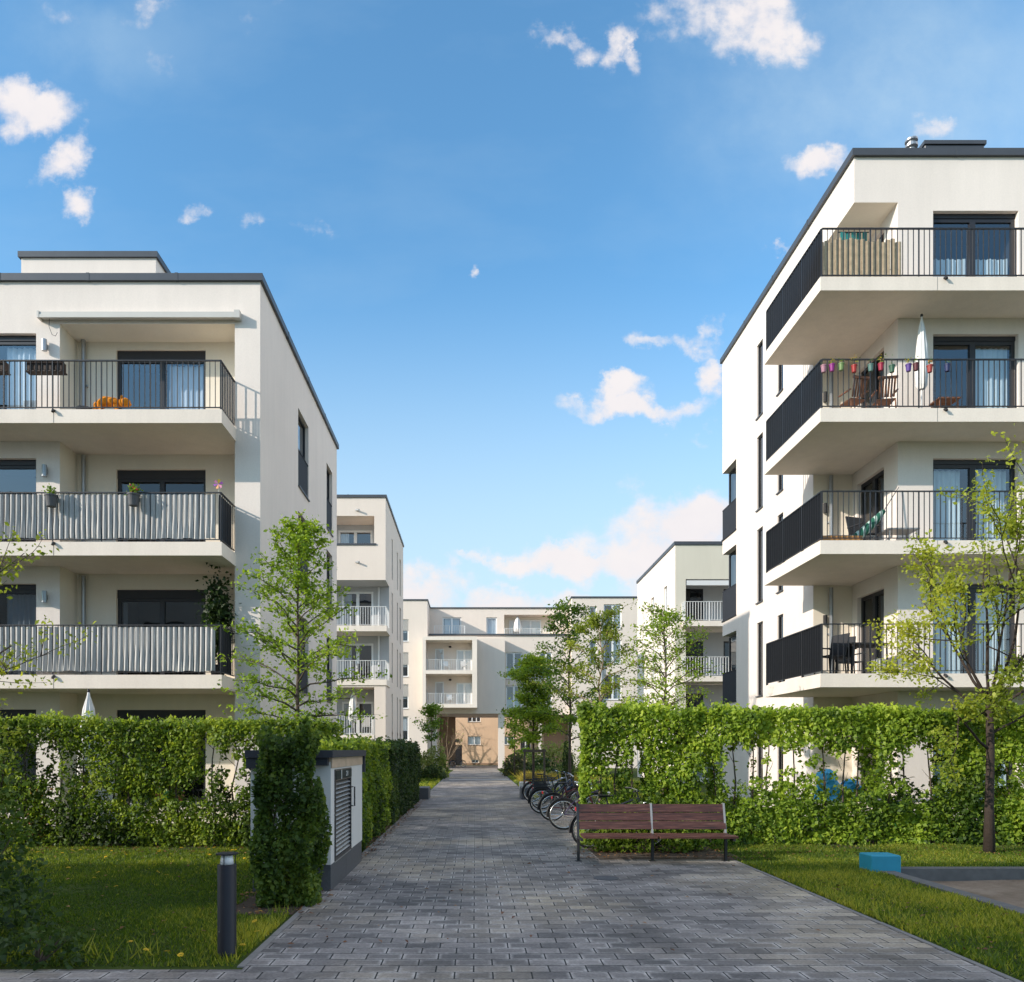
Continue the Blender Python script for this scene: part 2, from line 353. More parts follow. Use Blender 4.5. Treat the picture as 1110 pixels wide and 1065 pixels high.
def fast_mesh(name, V, F4, mat, parent=None, tint=None, origin=(0, 0, 0), nv=4):
    """V (N*nv,3), faces of nv corners in order"""
    off = np.array(root_loc(parent) if parent is not None else origin)
    V = V - off
    me = bpy.data.meshes.new(name); n = len(V); nf = n // nv
    me.vertices.add(n); me.vertices.foreach_set('co', V.astype(np.float32).ravel())
    me.loops.add(n); me.loops.foreach_set('vertex_index', np.arange(n, dtype=np.int32))
    me.polygons.add(nf); me.polygons.foreach_set('loop_start', np.arange(0, n, nv, dtype=np.int32))
    me.update(calc_edges=True)
    if tint is not None:
        a = me.attributes.new('tint', 'FLOAT', 'POINT'); a.data.foreach_set('value', np.repeat(tint, nv).astype(np.float32))
    me.materials.append(mat)
    o = bpy.data.objects.new(name, me); COL.objects.link(o)
    if parent is not None: o.parent = parent
    else: o.location = origin
    return o

def leaves(name, mat, C, size, tint, parent=None, bias=(0, -.3, .5), wid=.62, origin=(0, 0, 0), droop=0.3):
    n = len(C); r = RNG
    nrm = r.normal(size=(n, 3)) + np.array(bias) * 1.3; nrm /= np.linalg.norm(nrm, axis=1)[:, None]
    t = r.normal(size=(n, 3)); t[:, 2] -= droop
    t -= nrm * (t * nrm).sum(1)[:, None]; t /= np.linalg.norm(t, axis=1)[:, None]
    b = np.cross(nrm, t); L = (size * r.uniform(.5, 1.45, n))[:, None]
    fold = nrm * L * r.uniform(.04, .16, n)[:, None]
    V = np.empty((n, 4, 3))
    V[:, 0] = C - t * L * .5; V[:, 2] = C + t * L * .5 - nrm * L * .08
    V[:, 1] = C + b * L * wid * .5 + fold - t * L * .05; V[:, 3] = C - b * L * wid * .5 + fold - t * L * .05
    return fast_mesh(name, V.reshape(-1, 3), None, mat, parent, np.clip(tint, 0, 1), origin)

def hedge(name, label, x0, x1, y0, y1, h, n, mat, size=.07, seed=1, gap=.0, gapz=(.8, 1.8), stems=.4, bias=(-.4, -.6, .4), group=None, sides='fblrt', holes=(), rough=1.0):
    base = ((x0+x1)/2, (y0+y1)/2, 0.0)
    t = thing(name, label, 'hedge', base, group=group)
    r = np.random.default_rng(seed); w1 = Wave(seed+1, 2.2); w2 = Wave(seed+2, 7.0); w3 = Wave(seed+3, 18.)
    P = []
    tot = 0; lx, ly = x1-x0, y1-y0
    areas = {'f': lx*h, 'b': lx*h, 'l': ly*h, 'r': ly*h, 't': lx*ly, 'i': lx*h*.5}
    use = list(sides) + ['i']; A = sum(areas[k] for k in use)
    for k in use:
        m = int(n*areas[k]/A); u = r.random(m); v = r.random(m); q = np.abs(r.normal(0, .11, m)) * (1 if k != 'i' else 0)
        if k == 'f': p = np.c_[x0+u*lx, y0+q, v*h]
        elif k == 'b': p = np.c_[x0+u*lx, y1-q, v*h]
        elif k == 'l': p = np.c_[x0+q, y0+u*ly, v*h]
        elif k == 'r': p = np.c_[x1-q, y0+u*ly, v*h]
        elif k == 't': p = np.c_[x0+u*lx, y0+v*ly, h-q]
        else: p = np.c_[x0+u*lx, y0+r.random(m)*ly, v*h]
        P.append(p)
    P = np.concatenate(P)
    # rough outline
    P[:, 1] += rough*(w1(P)*.06 + w2(P)*.06) * np.where(P[:, 1] < (y0+y1)/2, 1, -1)
    P[:, 0] += rough*w2(P[:, [1, 2, 0]])*.05
    P[:, 2] += rough*(w1(P[:, [1, 0, 2]])*.05 + w2(P)*.05 + np.maximum(0, w3(P*np.array([1, 1, .1])))*.07 + np.abs(r.normal(0, .07, len(P)))) * (P[:, 2]/h)**4
    # gaps between the stems, mostly at mid height
    d = .55 + .30*w1(P*np.array([1.0, .3, .55])) + .32*w2(P*np.array([1.0, .3, .6])) + .34*w3(P*np.array([1.0, .5, 1.0]))
    if stems:
        sx = (P[:, 0]-x0)/stems if lx > ly else (P[:, 1]-y0)/stems
        d += .28*np.cos(2*np.pi*sx)
    inz = np.clip((P[:, 2]-gapz[0])/.25, 0, 1)*np.clip((gapz[1]-P[:, 2])/.25, 0, 1)
    thr = -.35 + gap*inz
    for (hx, hz, hrx, hrz, hs) in holes: thr = thr + hs*np.exp(-((P[:, 0]-hx)/hrx)**2-((P[:, 2]-hz)/hrz)**2)
    keep = d + r.uniform(-.18, .18, len(P)) > thr
    keep &= P[:, 2] > .02
    P = P[keep]; d = d[keep]
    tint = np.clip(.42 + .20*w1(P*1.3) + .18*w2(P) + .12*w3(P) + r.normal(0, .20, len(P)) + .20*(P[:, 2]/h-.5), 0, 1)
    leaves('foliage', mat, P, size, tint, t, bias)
    s = MB(); k = max(2, int((lx if lx > ly else ly)/max(stems, .4)))
    for i in range(k):
        f = (i+.5)/k + r.uniform(-.02, .02)
        if lx > ly: bx, by = x0+f*lx, (y0+y1)/2+r.uniform(-.08, .08)
        else: bx, by = (x0+x1)/2+r.uniform(-.08, .08), y0+f*ly
        pts = [(bx+r.normal(0, .02)*j, by+r.normal(0, .02)*j, h*.94*j/4) for j in range(5)]
        s.tube(pts, [.022, .019, .016, .012, .006], 5)
        for q in range(6):
            z = r.uniform(.2, .9)*h; a = r.uniform(0, 6.28); l = r.uniform(.15, .3)
            s.tube([(bx, by, z), (bx+math.cos(a)*l*.6, by+math.sin(a)*l*.4, z+l*.6), (bx+math.cos(a)*l, by+math.sin(a)*l*.5, z+l*1.1)], [.007, .005, .002], 3)
    s.build('stem', M['bark'], t)
    return t

def bush(name, label, c, rx, ry, h, n, mat, size=.07, seed=3, group=None, cat='bush', twig='bark'):
    t = thing(name, label, cat, (c[0], c[1], 0), group=group)
    r = np.random.default_rng(seed); w = Wave(seed, 5.0)
    d = r.normal(size=(n, 3)); d /= np.linalg.norm(d, axis=1)[:, None]; d[:, 2] = np.abs(d[:, 2])*1.0
    rad = np.clip(1-np.abs(r.normal(0, .16, n)), .2, 1.05)
    P = d*rad[:, None]
    P *= (1+.16*w(P*1.3)+.08*w(P*3))[:, None]
    P = P*np.array([rx, ry, h]) + np.array([c[0], c[1], .03])
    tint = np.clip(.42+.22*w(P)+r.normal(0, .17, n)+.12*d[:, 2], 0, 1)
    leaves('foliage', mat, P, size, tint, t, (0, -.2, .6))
    s = MB()
    for i in range(6):
        a = r.uniform(0, 6.28); s.tube([(c[0], c[1], 0), (c[0]+math.cos(a)*rx*.35, c[1]+math.sin(a)*ry*.35, h*.4), (c[0]+math.cos(a)*rx*.6, c[1]+math.sin(a)*ry*.6, h*.75)], [.015, .01, .004], 4)
    s.build('stem', M[twig], t)
    return t

def young_tree(name, label, base, H, z0, prof, nl, mat, size=.07, seed=1, bark='bark', tr=.06, limbs=26, elev=(.5, 1.0), clump=.16, lean=(0, 0), group=None, twigs=5, yb=0.0):
    """straight stem with ascending limbs; prof(f) gives crown radius at f=0..1 of the crown"""
    t = thing(name, label, 'tree', base, group=group); r = np.random.default_rng(seed)
    B = Vector(base); s = MB(); n = 9
    stem = [B + Vector((lean[0]*(i/n)+r.normal(0, .012)*i*.35, lean[1]*(i/n)+r.normal(0, .012)*i*.35, H*i/n)) for i in range(n+1)]
    s.tube([tuple(p) for p in stem], [max(.006, tr*(1-.88*(i/n))*(1.25 if i == 0 else 1)) for i in range(n+1)], 8)
    def at(z):
        f = z/H*n; i = min(n-1, int(f)); return stem[i].lerp(stem[i+1], f-i)
    pts = []; ga = r.uniform(0, 6.28)
    for k in range(limbs):
        f = (k+.5)/limbs*.97; z = z0 + (H-z0)*f*.94; p0 = at(z - .0); ga += 2.399+r.normal(0, .3)
        R = prof(f)*r.uniform(.75, 1.15)
        if R < .05: continue
        el = elev[0]+(elev[1]-elev[0])*f+r.normal(0, .08)
        dr = Vector((math.cos(ga), math.sin(ga), math.tan(el))); pl = [p0]; m = 4
        for j in range(1, m+1):
            q = j/m; pl.append(p0+Vector((dr.x*R*q, dr.y*R*q, R*(math.tan(el)*q-.30*q*q)))+Vector(r.normal(0, .03*R, 3)))
        r0 = tr*.38*(1-.7*f)
        s.tube([tuple(p) for p in pl], [r0*(1-.85*j/m)+.003 for j in range(m+1)], 5)
        for q in range(twigs):
            g = r.uniform(.2, 1.0)*m; i = min(m-1, int(g)); a = pl[i].lerp(pl[i+1], g-i)
            e = a+Vector((dr.x*.4+r.normal(0, .7), dr.y*.4+r.normal(0, .7), r.uniform(-.15, .6)))*R*.35
            s.tube([tuple(a), tuple(a.lerp(e, .5)+Vector((0, 0, .02*R))), tuple(e)], [.006, .004, .002], 3)
            for w in (.35, .6, .8, 1.0): pts.append(tuple(a.lerp(e, w)))
        for w in np.linspace(.3, 1.0, 5):
            g = w*m; i = min(m-1, int(g)); pts.append(tuple(pl[i].lerp(pl[i+1], min(1, g-i))))
    for i in range(5): pts.append(tuple(stem[-1].lerp(stem[-2], i*.2)))
    s.build('trunk', M[bark], t, smooth=True)
    pts = np.array(pts); idx = r.integers(0, len(pts), nl)
    P = pts[idx]+r.normal(0, clump, (nl, 3))*np.array([1, 1, .6])
    w = Wave(seed+5, 2.5); cid = r.normal(0, .14, len(pts))[idx]
    tint = np.clip(.45+.2*w(P)+cid+r.normal(0, .14, nl)+yb, 0, 1)
    leaves('crown', mat, P, size, tint, t, (0, -.15, .75))
    return t

def fork_tree(name, label, base, trunk, limbs, levels, nl, mat, size, seed, tr=.09, clump=.07, bark='bark', group=None, end_only=.5):
    """trunk then spreading limbs that keep forking: limbs = list of (dx,dy,dz) from the fork"""
    t = thing(name, label, 'tree', base, group=group); r = np.random.default_rng(seed); s = MB(); B = Vector(base)
    tp = [B+Vector(p) for p in trunk]
    s.tube([tuple(p) for p in tp], [tr*1.25]+[tr*(1-.35*i/len(tp)) for i in range(1, len(tp))], 10)
    ends = []
    def grow(p0, d, L, rad, lev):
        m = 5; pl = [p0]; p = p0; dd = d.normalized()
        for j in range(m):
            dd = (dd+Vector(r.normal(0, .10, 3))+Vector((0, 0, .035))).normalized(); p = p+dd*L/m; pl.append(p)
        s.tube([tuple(q) for q in pl], [rad*(1-.6*j/m) for j in range(m+1)], 6 if lev > 1 else 4)
        if lev <= 1:
            for w in np.linspace(end_only, 1, 6): ends.append(tuple(pl[0].lerp(pl[-1], w) if False else pl[min(m, int(w*m))]))
        if lev > 0:
            for q in range(3 if lev > 1 else 4):
                g = r.uniform(.3, .98); i = min(m-1, int(g*m)); a = pl[i].lerp(pl[i+1], g*m-i)
                nd = (dd+Vector(r.normal(0, .62, 3))+Vector((0, 0, .12))).normalized()
                grow(a, nd, L*r.uniform(.42, .68), rad*.5, lev-1)
    for st, d in limbs:
        d = Vector(d); grow(tp[0].lerp(tp[-1], 1) if st is None else B+Vector(st), d, d.length, tr*.36, levels)
    s.build('trunk', M[bark], t, smooth=True)
    pts = np.array(ends); idx = r.integers(0, len(pts), nl); P = pts[idx]+r.normal(0, clump, (nl, 3))
    w = Wave(seed, 1.8); tint = np.clip(.45+.22*w(P)+r.normal(0, .16, nl), 0, 1)
    leaves('crown', mat, P, size, tint, t, (0, -.1, .7))
    return t

def grass_patch(name, label, rects, dens, hgt, mat, seed=5, excl=None, wid=.006):
    r = np.random.default_rng(seed); Ps = []
    for (x0, y0, x1, y1, f) in rects:
        m = int((x1-x0)*(y1-y0)*dens*f); Ps.append(np.c_[r.uniform(x0, x1, m), r.uniform(y0, y1, m), np.zeros(m)])
    P = np.concatenate(Ps); w = Wave(seed, 1.3); w2 = Wave(seed+1, 5.)
    keep = w2(P)*.5+r.uniform(-1, 1.6, len(P)) > -.5
    if excl is not None: keep &= ~excl(P)
    P = P[keep]; n = len(P)
    hh = hgt*r.uniform(.5, 1.3, n)*(1+.3*w(P)+.2*w2(P)); a = r.uniform(0, 6.28, n); W = wid*(.7+.6*r.random(n))*(1+P[:, 1]*.06)
    le = r.normal(0, .45, (n, 2))*hh[:, None]
    V = np.zeros((n, 3, 3)); dx = np.c_[np.cos(a), np.sin(a), np.zeros(n)]*W[:, None]
    V[:, 0] = P-dx; V[:, 1] = P+dx; V[:, 2] = P+np.c_[le, hh]
    tint = np.clip(.42+.22*w(P)+.12*w2(P)+r.normal(0, .2, n), 0, 1)
    o = fast_mesh(name, V.reshape(-1, 3), None, mat, None, tint, nv=3)
    tag(o, label, 'grass', kind='stuff'); return o

# ------------------------------------------------------------------ building helpers
class Fr:
    """wall plane: o + u*U + w*N(out) + z"""
    def __init__(s, o, U, Nn): s.o = o; s.U = U; s.N = Nn
    def p(s, u, w, z): return (s.o[0]+u*s.U[0]+w*s.N[0], s.o[1]+u*s.U[1]+w*s.N[1], z)
    def box(s, mb, u0, u1, w0, w1, z0, z1):
        a = s.p(u0, w0, z0); b = s.p(u1, w1, z1); mb.box(*a, *b)
    def quad(s, mb, u0, u1, w, z0, z1): mb.quad(s.p(u0, w, z0), s.p(u1, w, z0), s.p(u1, w, z1), s.p(u0, w, z1))
def south(y): return Fr((0, y), (1, 0), (0, -1))
def east(x): return Fr((x, 0), (0, 1), (1, 0))
def west(x): return Fr((x, 0), (0, 1), (-1, 0))

def wall(mb, fr, u0, u1, z0, z1, holes=(), depth=.22):
    us = sorted(set([u0, u1]+[min(max(h[k], u0), u1) for h in holes for k in (0, 1)])); zs = sorted(set([z0, z1]+[min(max(h[k], z0), z1) for h in holes for k in (2, 3)]))
    for i in range(len(us)-1):
        for j in range(len(zs)-1):
            cu, cz = (us[i]+us[i+1])/2, (zs[j]+zs[j+1])/2
            if any(h[0] < cu < h[1] and h[2] < cz < h[3] for h in holes): continue
            fr.quad(mb, us[i], us[i+1], 0, zs[j], zs[j+1])
    for h in holes:
        dp = h[4] if len(h) > 4 else depth
        a, b, c, d = h[:4]
        if dp <= 0: continue
        if a > u0+1e-6: mb.quad(fr.p(a, 0, c), fr.p(a, -dp, c), fr.p(a, -dp, d), fr.p(a, 0, d))
        if b < u1-1e-6: mb.quad(fr.p(b, 0, c), fr.p(b, -dp, c), fr.p(b, -dp, d), fr.p(b, 0, d))
        if c > z0+1e-6: mb.quad(fr.p(a, 0, c), fr.p(b, 0, c), fr.p(b, -dp, c), fr.p(a, -dp, c))
        if d < z1-1e-6: mb.quad(fr.p(a, 0, d), fr.p(b, 0, d), fr.p(b, -dp, d), fr.p(a, -dp, d))

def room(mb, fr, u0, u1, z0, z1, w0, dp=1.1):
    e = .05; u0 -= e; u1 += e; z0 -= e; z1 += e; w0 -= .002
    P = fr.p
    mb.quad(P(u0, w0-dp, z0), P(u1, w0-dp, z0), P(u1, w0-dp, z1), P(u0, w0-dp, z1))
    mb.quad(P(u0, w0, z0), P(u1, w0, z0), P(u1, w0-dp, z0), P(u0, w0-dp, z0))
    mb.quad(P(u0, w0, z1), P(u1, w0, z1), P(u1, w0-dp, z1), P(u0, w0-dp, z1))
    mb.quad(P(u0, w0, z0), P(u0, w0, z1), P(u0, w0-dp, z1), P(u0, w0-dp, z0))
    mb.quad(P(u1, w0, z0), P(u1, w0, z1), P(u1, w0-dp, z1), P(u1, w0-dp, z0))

CURT = {}
def curtain_mat(col):
    k = 'curtain_%d' % int(col[0]*100+col[2]*1000)
    if k not in CURT: CURT[k] = simple(k, col, .9, 0, .08, 5)
    return CURT[k]
def window(parent, fr, u0, u1, z0, z1, w=-.14, panes=2, fw=.07, frame='frame', gl='glass', curtain=None, ccol=(.6, .62, .62), cz=(0, 1), blind=0, sill=True, rooms=None, name='window', lintel=.0):
    """framed glazing set w behind the wall face, with panes, curtains, blind and sill as sub-parts"""
    mb = MB(); t = .06
    zt = z1-lintel
    if lintel: fr.box(mb, u0, u1, w-t, w+.02, zt, z1)
    fr.box(mb, u0, u1, w-t, w, z0, z0+fw); fr.box(mb, u0, u1, w-t, w, zt-fw, zt)
    n = panes; step = (u1-u0)/n
    for i in range(n+1):
        c = u0+i*step; hw = fw if 0 < i < n else fw
        a = c if i == 0 else (c-hw if i == n else c-hw*.75); b = c+hw if i == 0 else (c if i == n else c+hw*.75)
        fr.box(mb, a, b, w-t, w+(.012 if 0 < i < n else 0), z0+fw, zt-fw)
    f = mb.build(name, M[frame], parent)
    for i in range(n):
        g = MB(); fr.quad(g, u0+i*step+fw*.5, u0+(i+1)*step-fw*.5, w-t*.5, z0+fw*.5, zt-fw*.5); g.build('pane', M[gl], f)
    if curtain:
        for (a, b) in curtain:
            cm = MB(); m = max(6, int((b-a)*(u1-u0)*26)); ua = u0+a*(u1-u0); ub = u0+b*(u1-u0); za = z0+fw+cz[0]*(zt-z0-2*fw); zb = z0+fw+cz[1]*(zt-z0-2*fw)
            pr = None
            for i in range(m+1):
                u = ua+(ub-ua)*i/m; ww = w-.16+.025*math.sin(i*1.9)+.012*math.sin(i*.7)
                q = (fr.p(u, ww, za), fr.p(u, ww, zb))
                if pr: cm.quad(pr[0], q[0], q[1], pr[1])
                pr = q
            cm.build('curtain', curtain_mat(ccol), f)
    if blind:
        bm = MB(); zb = zt-fw-(zt-z0-2*fw)*blind
        k = int((zt-fw-zb)/.06)+1
        for i in range(k): fr.box(bm, u0+fw*.4, u1-fw*.4, w-.001, w+.022, zb+i*.06, min(zt-fw*.3, zb+i*.06+.053))
        bm.build('blind', M['blind'], f)
    if sill:
        sb = MB(); fr.box(sb, u0-.02, u1+.02, w+.004, .045, z0-.035, z0-.004); sb.build('sill', M['coping'], f)
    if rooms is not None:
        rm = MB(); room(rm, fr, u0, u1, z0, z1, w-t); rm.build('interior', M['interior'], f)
    return f

def railing(parent, pts, z0, h, mat='rail', sp=.117, bw=.008, bd=.036, name='railing', top=.022):
    """flat-bar balustrade along a polyline of (x,y)"""
    mb = MB()
    for i in range(len(pts)-1):
        a = Vector((*pts[i], 0)); b = Vector((*pts[i+1], 0)); d = b-a; L = d.length; d.normalize(); nn = Vector((-d.y, d.x, 0))
        def ob(s0, s1, n0, n1, za, zb):
            vs = []
            for z in (za, zb):
                for s_, n_ in ((s0, n0), (s1, n0), (s1, n1), (s0, n1)):
                    q = a+d*s_+nn*n_; vs.append((q.x, q.y, z))
            mb.add(vs, [(0,3,2,1),(4,5,6,7),(0,1,5,4),(1,2,6,5),(2,3,7,6),(3,0,4,7)])
        ob(-.02 if i else 0, L+.02, -.022, .022, z0+h-top, z0+h); ob(0, L, -.018, .018, z0+.05, z0+.065)
        k = int(round(L/sp))
        for j in range(k+1):
            s_ = L*j/k; big = (j % 9 == 0)
            ob(s_-(bw*1.3 if big else bw/2), s_+(bw*1.3 if big else bw/2), -bd/2, bd/2, z0+(0.0 if big else .065), z0+h-top)
    return mb.build(name, M[mat], parent)

def coping(parent, x0, y0, x1, y1, z, h=.16, o=.07, w=.32):
    mb = MB()
    mb.box(x0-o, y0-o, z-h, x1+o, y0+w, z); mb.box(x0-o, y1-w, z-h, x1+o, y1+o, z)
    mb.box(x0-o, y0+w, z-h, x0+w, y1-w, z); mb.box(x1-w, y0+w, z-h, x1+o, y1-w, z)
    # sheet joints
    k = int((x1-x0)/2.0)
    for i in range(1, k):
        q = x0+(x1-x0)*i/k+.13; mb.box(q-.035, y0-o-.006, z-h-.006, q+.035, y0+w, z+.008)
    k = int((y1-y0)/2.0)
    for i in range(1, k):
        q = y0+(y1-y0)*i/k
        for xx, s in ((x0-o, -1), (x1+o, 1)): mb.box(xx+s*.006, q-.035, z-h-.006, xx-s*.25, q+.035, z+.008)
    return mb.build('roof_coping', M['coping'], parent)

# ================================================================== SETTING
def build_ground():
    mb = MB(); S = 900
    px0, px1, py0, py1 = 5.78, 10.6, 3.2, 11.0            # sand pit opening
    for (x0, y0, x1, y1) in ((-S, -S, px0, S), (px1, -S, S, S), (px0, -S, px1, py0), (px0, py1, px1, S)):
        mb.quad((x0, y0, 0), (x1, y0, 0), (x1, y1, 0), (x0, y1, 0))
    tag(mb.build('ground', M['lawn']), kind='structure')
    sp = MB(); n = 40; w = Wave(3, 1.6); g = {}
    for i in range(n+1):
        for j in range(n+1):
            x = px0+(px1-px0)*i/n; y = py0+(py1-py0)*j/n
            e = min(i, n-i, j, n-j)/n; g[i, j] = (x, y, -.11+.04*float(w(np.array([[x, y, 0]]))[0])+(.0 if e > .02 else -.02))
    for i in range(n):
        for j in range(n): sp.quad(g[i, j], g[i+1, j], g[i+1, j+1], g[i, j+1])
    tag(sp.build('sand', M['sand'], smooth=True), kind='structure')
    kb = MB(); t = .20
    kb.box(px0-t*.2, py0, -.4, px0+t*.8, py1, .035); kb.box(px1-t*.8, py0, -.4, px1+t*.2, py1, .035)
    kb.box(px0-t*.2, py1-t*.8+.002, -.4, px1+t*.2, py1+t*.2, .045)
    tag(kb.build('sandpit_kerb', simple('pit_kerb', (.13, .125, .12), .85, 0, .35, 8, .4, 50)), kind='structure')
    pv = MB()
    pv.quad((-1.85, -6, .008), (4.05, -6, .008), (4.05, 11.9, .008), (-1.85, 11.9, .008))
    pv.quad((-1.85, 11.9, .008), (1.98, 11.9, .008), (1.98, 84, .008), (-1.85, 84, .008))
    pv.quad((1.98, 11.9, .008), (3.9, 11.9, .008), (3.9, 12.0, .008), (1.98, 12.0, .008))
    pv.quad((1.98, 14.9, .008), (3.9, 14.9, .008), (3.9, 26, .008), (1.98, 26, .008))
    pv.quad((-14, -6, .008), (-1.85, -6, .008), (-1.85, 6.0, .008), (-14, 6.0, .008))
    pv.quad((-9, 66, .008), (-1.85, 66, .008), (-1.85, 84, .008), (-9, 84, .008))
    pv.quad((1.98, 70, .008), (12, 70, .008), (12, 84, .008), (1.98, 84, .008))
    tag(pv.build('paved_path', M['paver']), kind='structure')
    ke = MB()
    def strip(x0, y0, x1, y1):
        # short kerb stones with open joints
        L = max(x1-x0, y1-y0); k = max(1, int(L/1.0)); alongx = (x1-x0) > (y1-y0)
        for i in range(k):
            a, b = i/k, (i+1)/k; g_ = .006; z = .012+.006*((i*7) % 3)/3
            if alongx: ke.box(x0+(x1-x0)*a+g_, y0, -.1, x0+(x1-x0)*b-g_, y1, z)
            else: ke.box(x0, y0+(y1-y0)*a+g_, -.1, x1, y0+(y1-y0)*b-g_, z)
    strip(-1.91, 6.06, -1.85, 60); strip(4.05, -2, 4.10, 11.9); strip(1.98, 26, 2.06, 60)
    tag(ke.build('path_kerb', M['kerbstone']), kind='structure')
    d = MB(); d.box(-1.5, 44, .006, 2.0, 44.3, .016); tag(d.build('drainage_channel', M['whitestone']), kind='structure')
    b = MB(); b.quad((1.98, 12.0, .006), (4.3, 12.0, .006), (4.3, 13.3, .006), (1.98, 13.3, .006)); b.quad((1.98, 13.3, .006), (13, 13.3, .006), (13, 14.9, .006), (1.98, 14.9, .006)); b.quad((-9.5, 13.2, .006), (-2.7, 13.2, .006), (-2.7, 14.3, .006), (-9.5, 14.3, .006))
    b.quad((-3.0, 11.9, .005), (-1.95, 11.9, .005), (-1.95, 30, .005), (-3.0, 30, .005))
    b.quad((-2.75, 8.0, .007), (-1.93, 8.0, .007), (-1.93, 9.28, .007), (-2.75, 9.28, .007))
    tag(b.build('hedge_soil', M['soil']), kind='structure')
build_ground()

# ================================================================== BUILDING A (left)
FLOORS = [.5, 3.37, 6.23, 9.08]
def building_left():
    T = thing('apartment_building', 'white four storey apartment block on the left with striped balcony screens', 'building', (-10.5, 22, 0))
    xl, xr, yf, yb, top = -17.0, -4.90, 17.25, 26.8, 12.42
    rx0, rx1, ry, rtop = -9.47, -5.48, 18.02, 11.46
    W = MB(); C = MB(); R = MB()
    F = south(yf); holes = [(rx0, rx1, 0, rtop, 0)]
    for f in FLOORS:
        for (a, b) in ((-12.1, -10.01), (-15.5, -13.4)): holes.append((a, b, f+.02, f+2.17))
    wall(W, F, xl, xr, 0, top, holes)
    E = east(xr); hs = []
    for f in FLOORS:
        hs += [(20.95, 22.25, f, f+2.15), (24.95, 25.95, f, f+2.15)]
    wall(W, E, yf, yb, 0, top, hs, .2)
    wall(W, Fr((0, yb), (1, 0), (0, 1)), xl, xr, 0, top); wall(W, west(xl), yf, yb, 0, top)
    # the recess is lined in a creamier plaster
    B = south(ry); bh = [(-8.55, -6.42, f+.02, f+2.2) for f in FLOORS]
    wall(C, B, rx0, rx1, 0, rtop, bh, .16)
    C.quad((rx0, yf, 0), (rx0, ry, 0), (rx0, ry, rtop), (rx0, yf, rtop)); C.quad((rx1, yf, 0), (rx1, ry, 0), (rx1, ry, rtop), (rx1, yf, rtop))
    C.quad((rx0, yf, rtop), (rx1, yf, rtop), (rx1, ry, rtop), (rx0, ry, rtop))
    W.build('wall', M['white'], T); C.build('recess_wall', M['recess'], T)
    r = MB(); r.quad((xl, yf, 12.3), (xr, yf, 12.3), (xr, yb, 12.3), (xl, yb, 12.3)); ro = r.build('roof', M['roof'], T)
    coping(T, xl, yf, xr, yb, 12.58)
    for k, f in enumerate(FLOORS):
        for (a, b) in ((-12.1, -10.01), (-15.5, -13.4)):
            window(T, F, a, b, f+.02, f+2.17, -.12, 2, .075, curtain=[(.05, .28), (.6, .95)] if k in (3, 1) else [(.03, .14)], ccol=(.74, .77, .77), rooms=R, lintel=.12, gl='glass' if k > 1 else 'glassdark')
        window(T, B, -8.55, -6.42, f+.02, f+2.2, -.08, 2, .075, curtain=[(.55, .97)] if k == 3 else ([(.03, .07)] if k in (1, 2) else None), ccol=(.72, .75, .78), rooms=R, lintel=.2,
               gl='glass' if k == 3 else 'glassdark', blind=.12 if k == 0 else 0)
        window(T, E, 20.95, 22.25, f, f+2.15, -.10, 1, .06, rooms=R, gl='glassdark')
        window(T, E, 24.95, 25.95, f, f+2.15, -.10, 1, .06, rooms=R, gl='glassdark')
        if k > 0:
            for (a, b) in ((20.95, 22.25), (24.95, 25.95)):
                g = MB(); E.box(g, a+.03, b-.03, -.045, -.02, f+.03, f+1.0); E.box(g, a+.0, b-.0, -.05, -.005, f+1.0, f+1.03)
                g.build('balustrade', M['railpanel'], T)
    for k, f in enumerate(FLOORS[1:]):
        s = MB(); th = .30
        s.prism([(-16.6, 16.27), (-5.45, 16.27), (-5.45, yf-.002), (-16.6, yf-.002)], f-th, f-.006)
        s.prism([(rx0+.004, yf-.002), (rx1-.004, yf-.002), (rx1-.004, ry-.004), (rx0+.004, ry-.004)], f-th, f-.006)
        sl = s.build('balcony', M['concrete'], T)
        railing(sl, [(-16.49, 16.33), (-5.491, 16.33), (-5.491, yf-.02)], f, 1.08, bd=.03 if k == 2 else .016)
        d = MB(); d.tube([(-9.05, 16.30, f-.03), (-9.05, 16.22, f-.05), (-9.05, 16.2, f-.09)], .03, 8); d.build('drain_spout', M['blackplastic'], sl)
        jt = MB(); jt.box(-9.07, 16.266, f-th, -9.062, 16.272, f-.006); jt.build('slab_joint', M['kerbstone'], sl)
    # awning cassette, lamps, pipe
    a = MB(); a.box(-9.86, 17.10, 11.545, -5.44, yf-.003, 11.655); a.box(-9.85, 17.085, 11.52, -5.45, 17.1, 11.59); a.box(-9.90, 17.08, 11.515, -9.855, yf-.004, 11.67); a.box(-5.445, 17.08, 11.515, -5.32, yf-.004, 11.69)
    aw = a.build('awning', simple('awning_case', (.56, .53, .48), .45, .1, .05), T)
    c = MB(); c.tube([(-9.65, 17.15, 11.52), (-9.66, 17.15, 11.35), (-9.58, 17.13, 11.15), (-9.50, 17.13, 11.12), (-9.46, 17.13, 11.2)], .006, 4); c.build('cord', M['blackplastic'], aw)
    for f in FLOORS[1:]:
        l = MB(); l.tube([(-9.77, yf-.09, f+1.72), (-9.77, yf-.09, f+1.98)], .055, 10); l.box(-9.80, yf-.06, f+1.8, -9.74, yf, f+1.9); l.build('wall_lamp', M['zinc'], T)
        p = MB(); p.tube([(-9.28, ry-.09, f), (-9.28, ry-.09, f+2.5)], .05, 8); p.box(-9.35, ry-.05, f+1.3, -9.21, ry, f+1.34); p.build('downpipe', M['zinc'], T)
    # stair head on the roof
    px0, px1, py0, py1, pt = -12.0, -8.44, 20.0, 23.2, 14.9
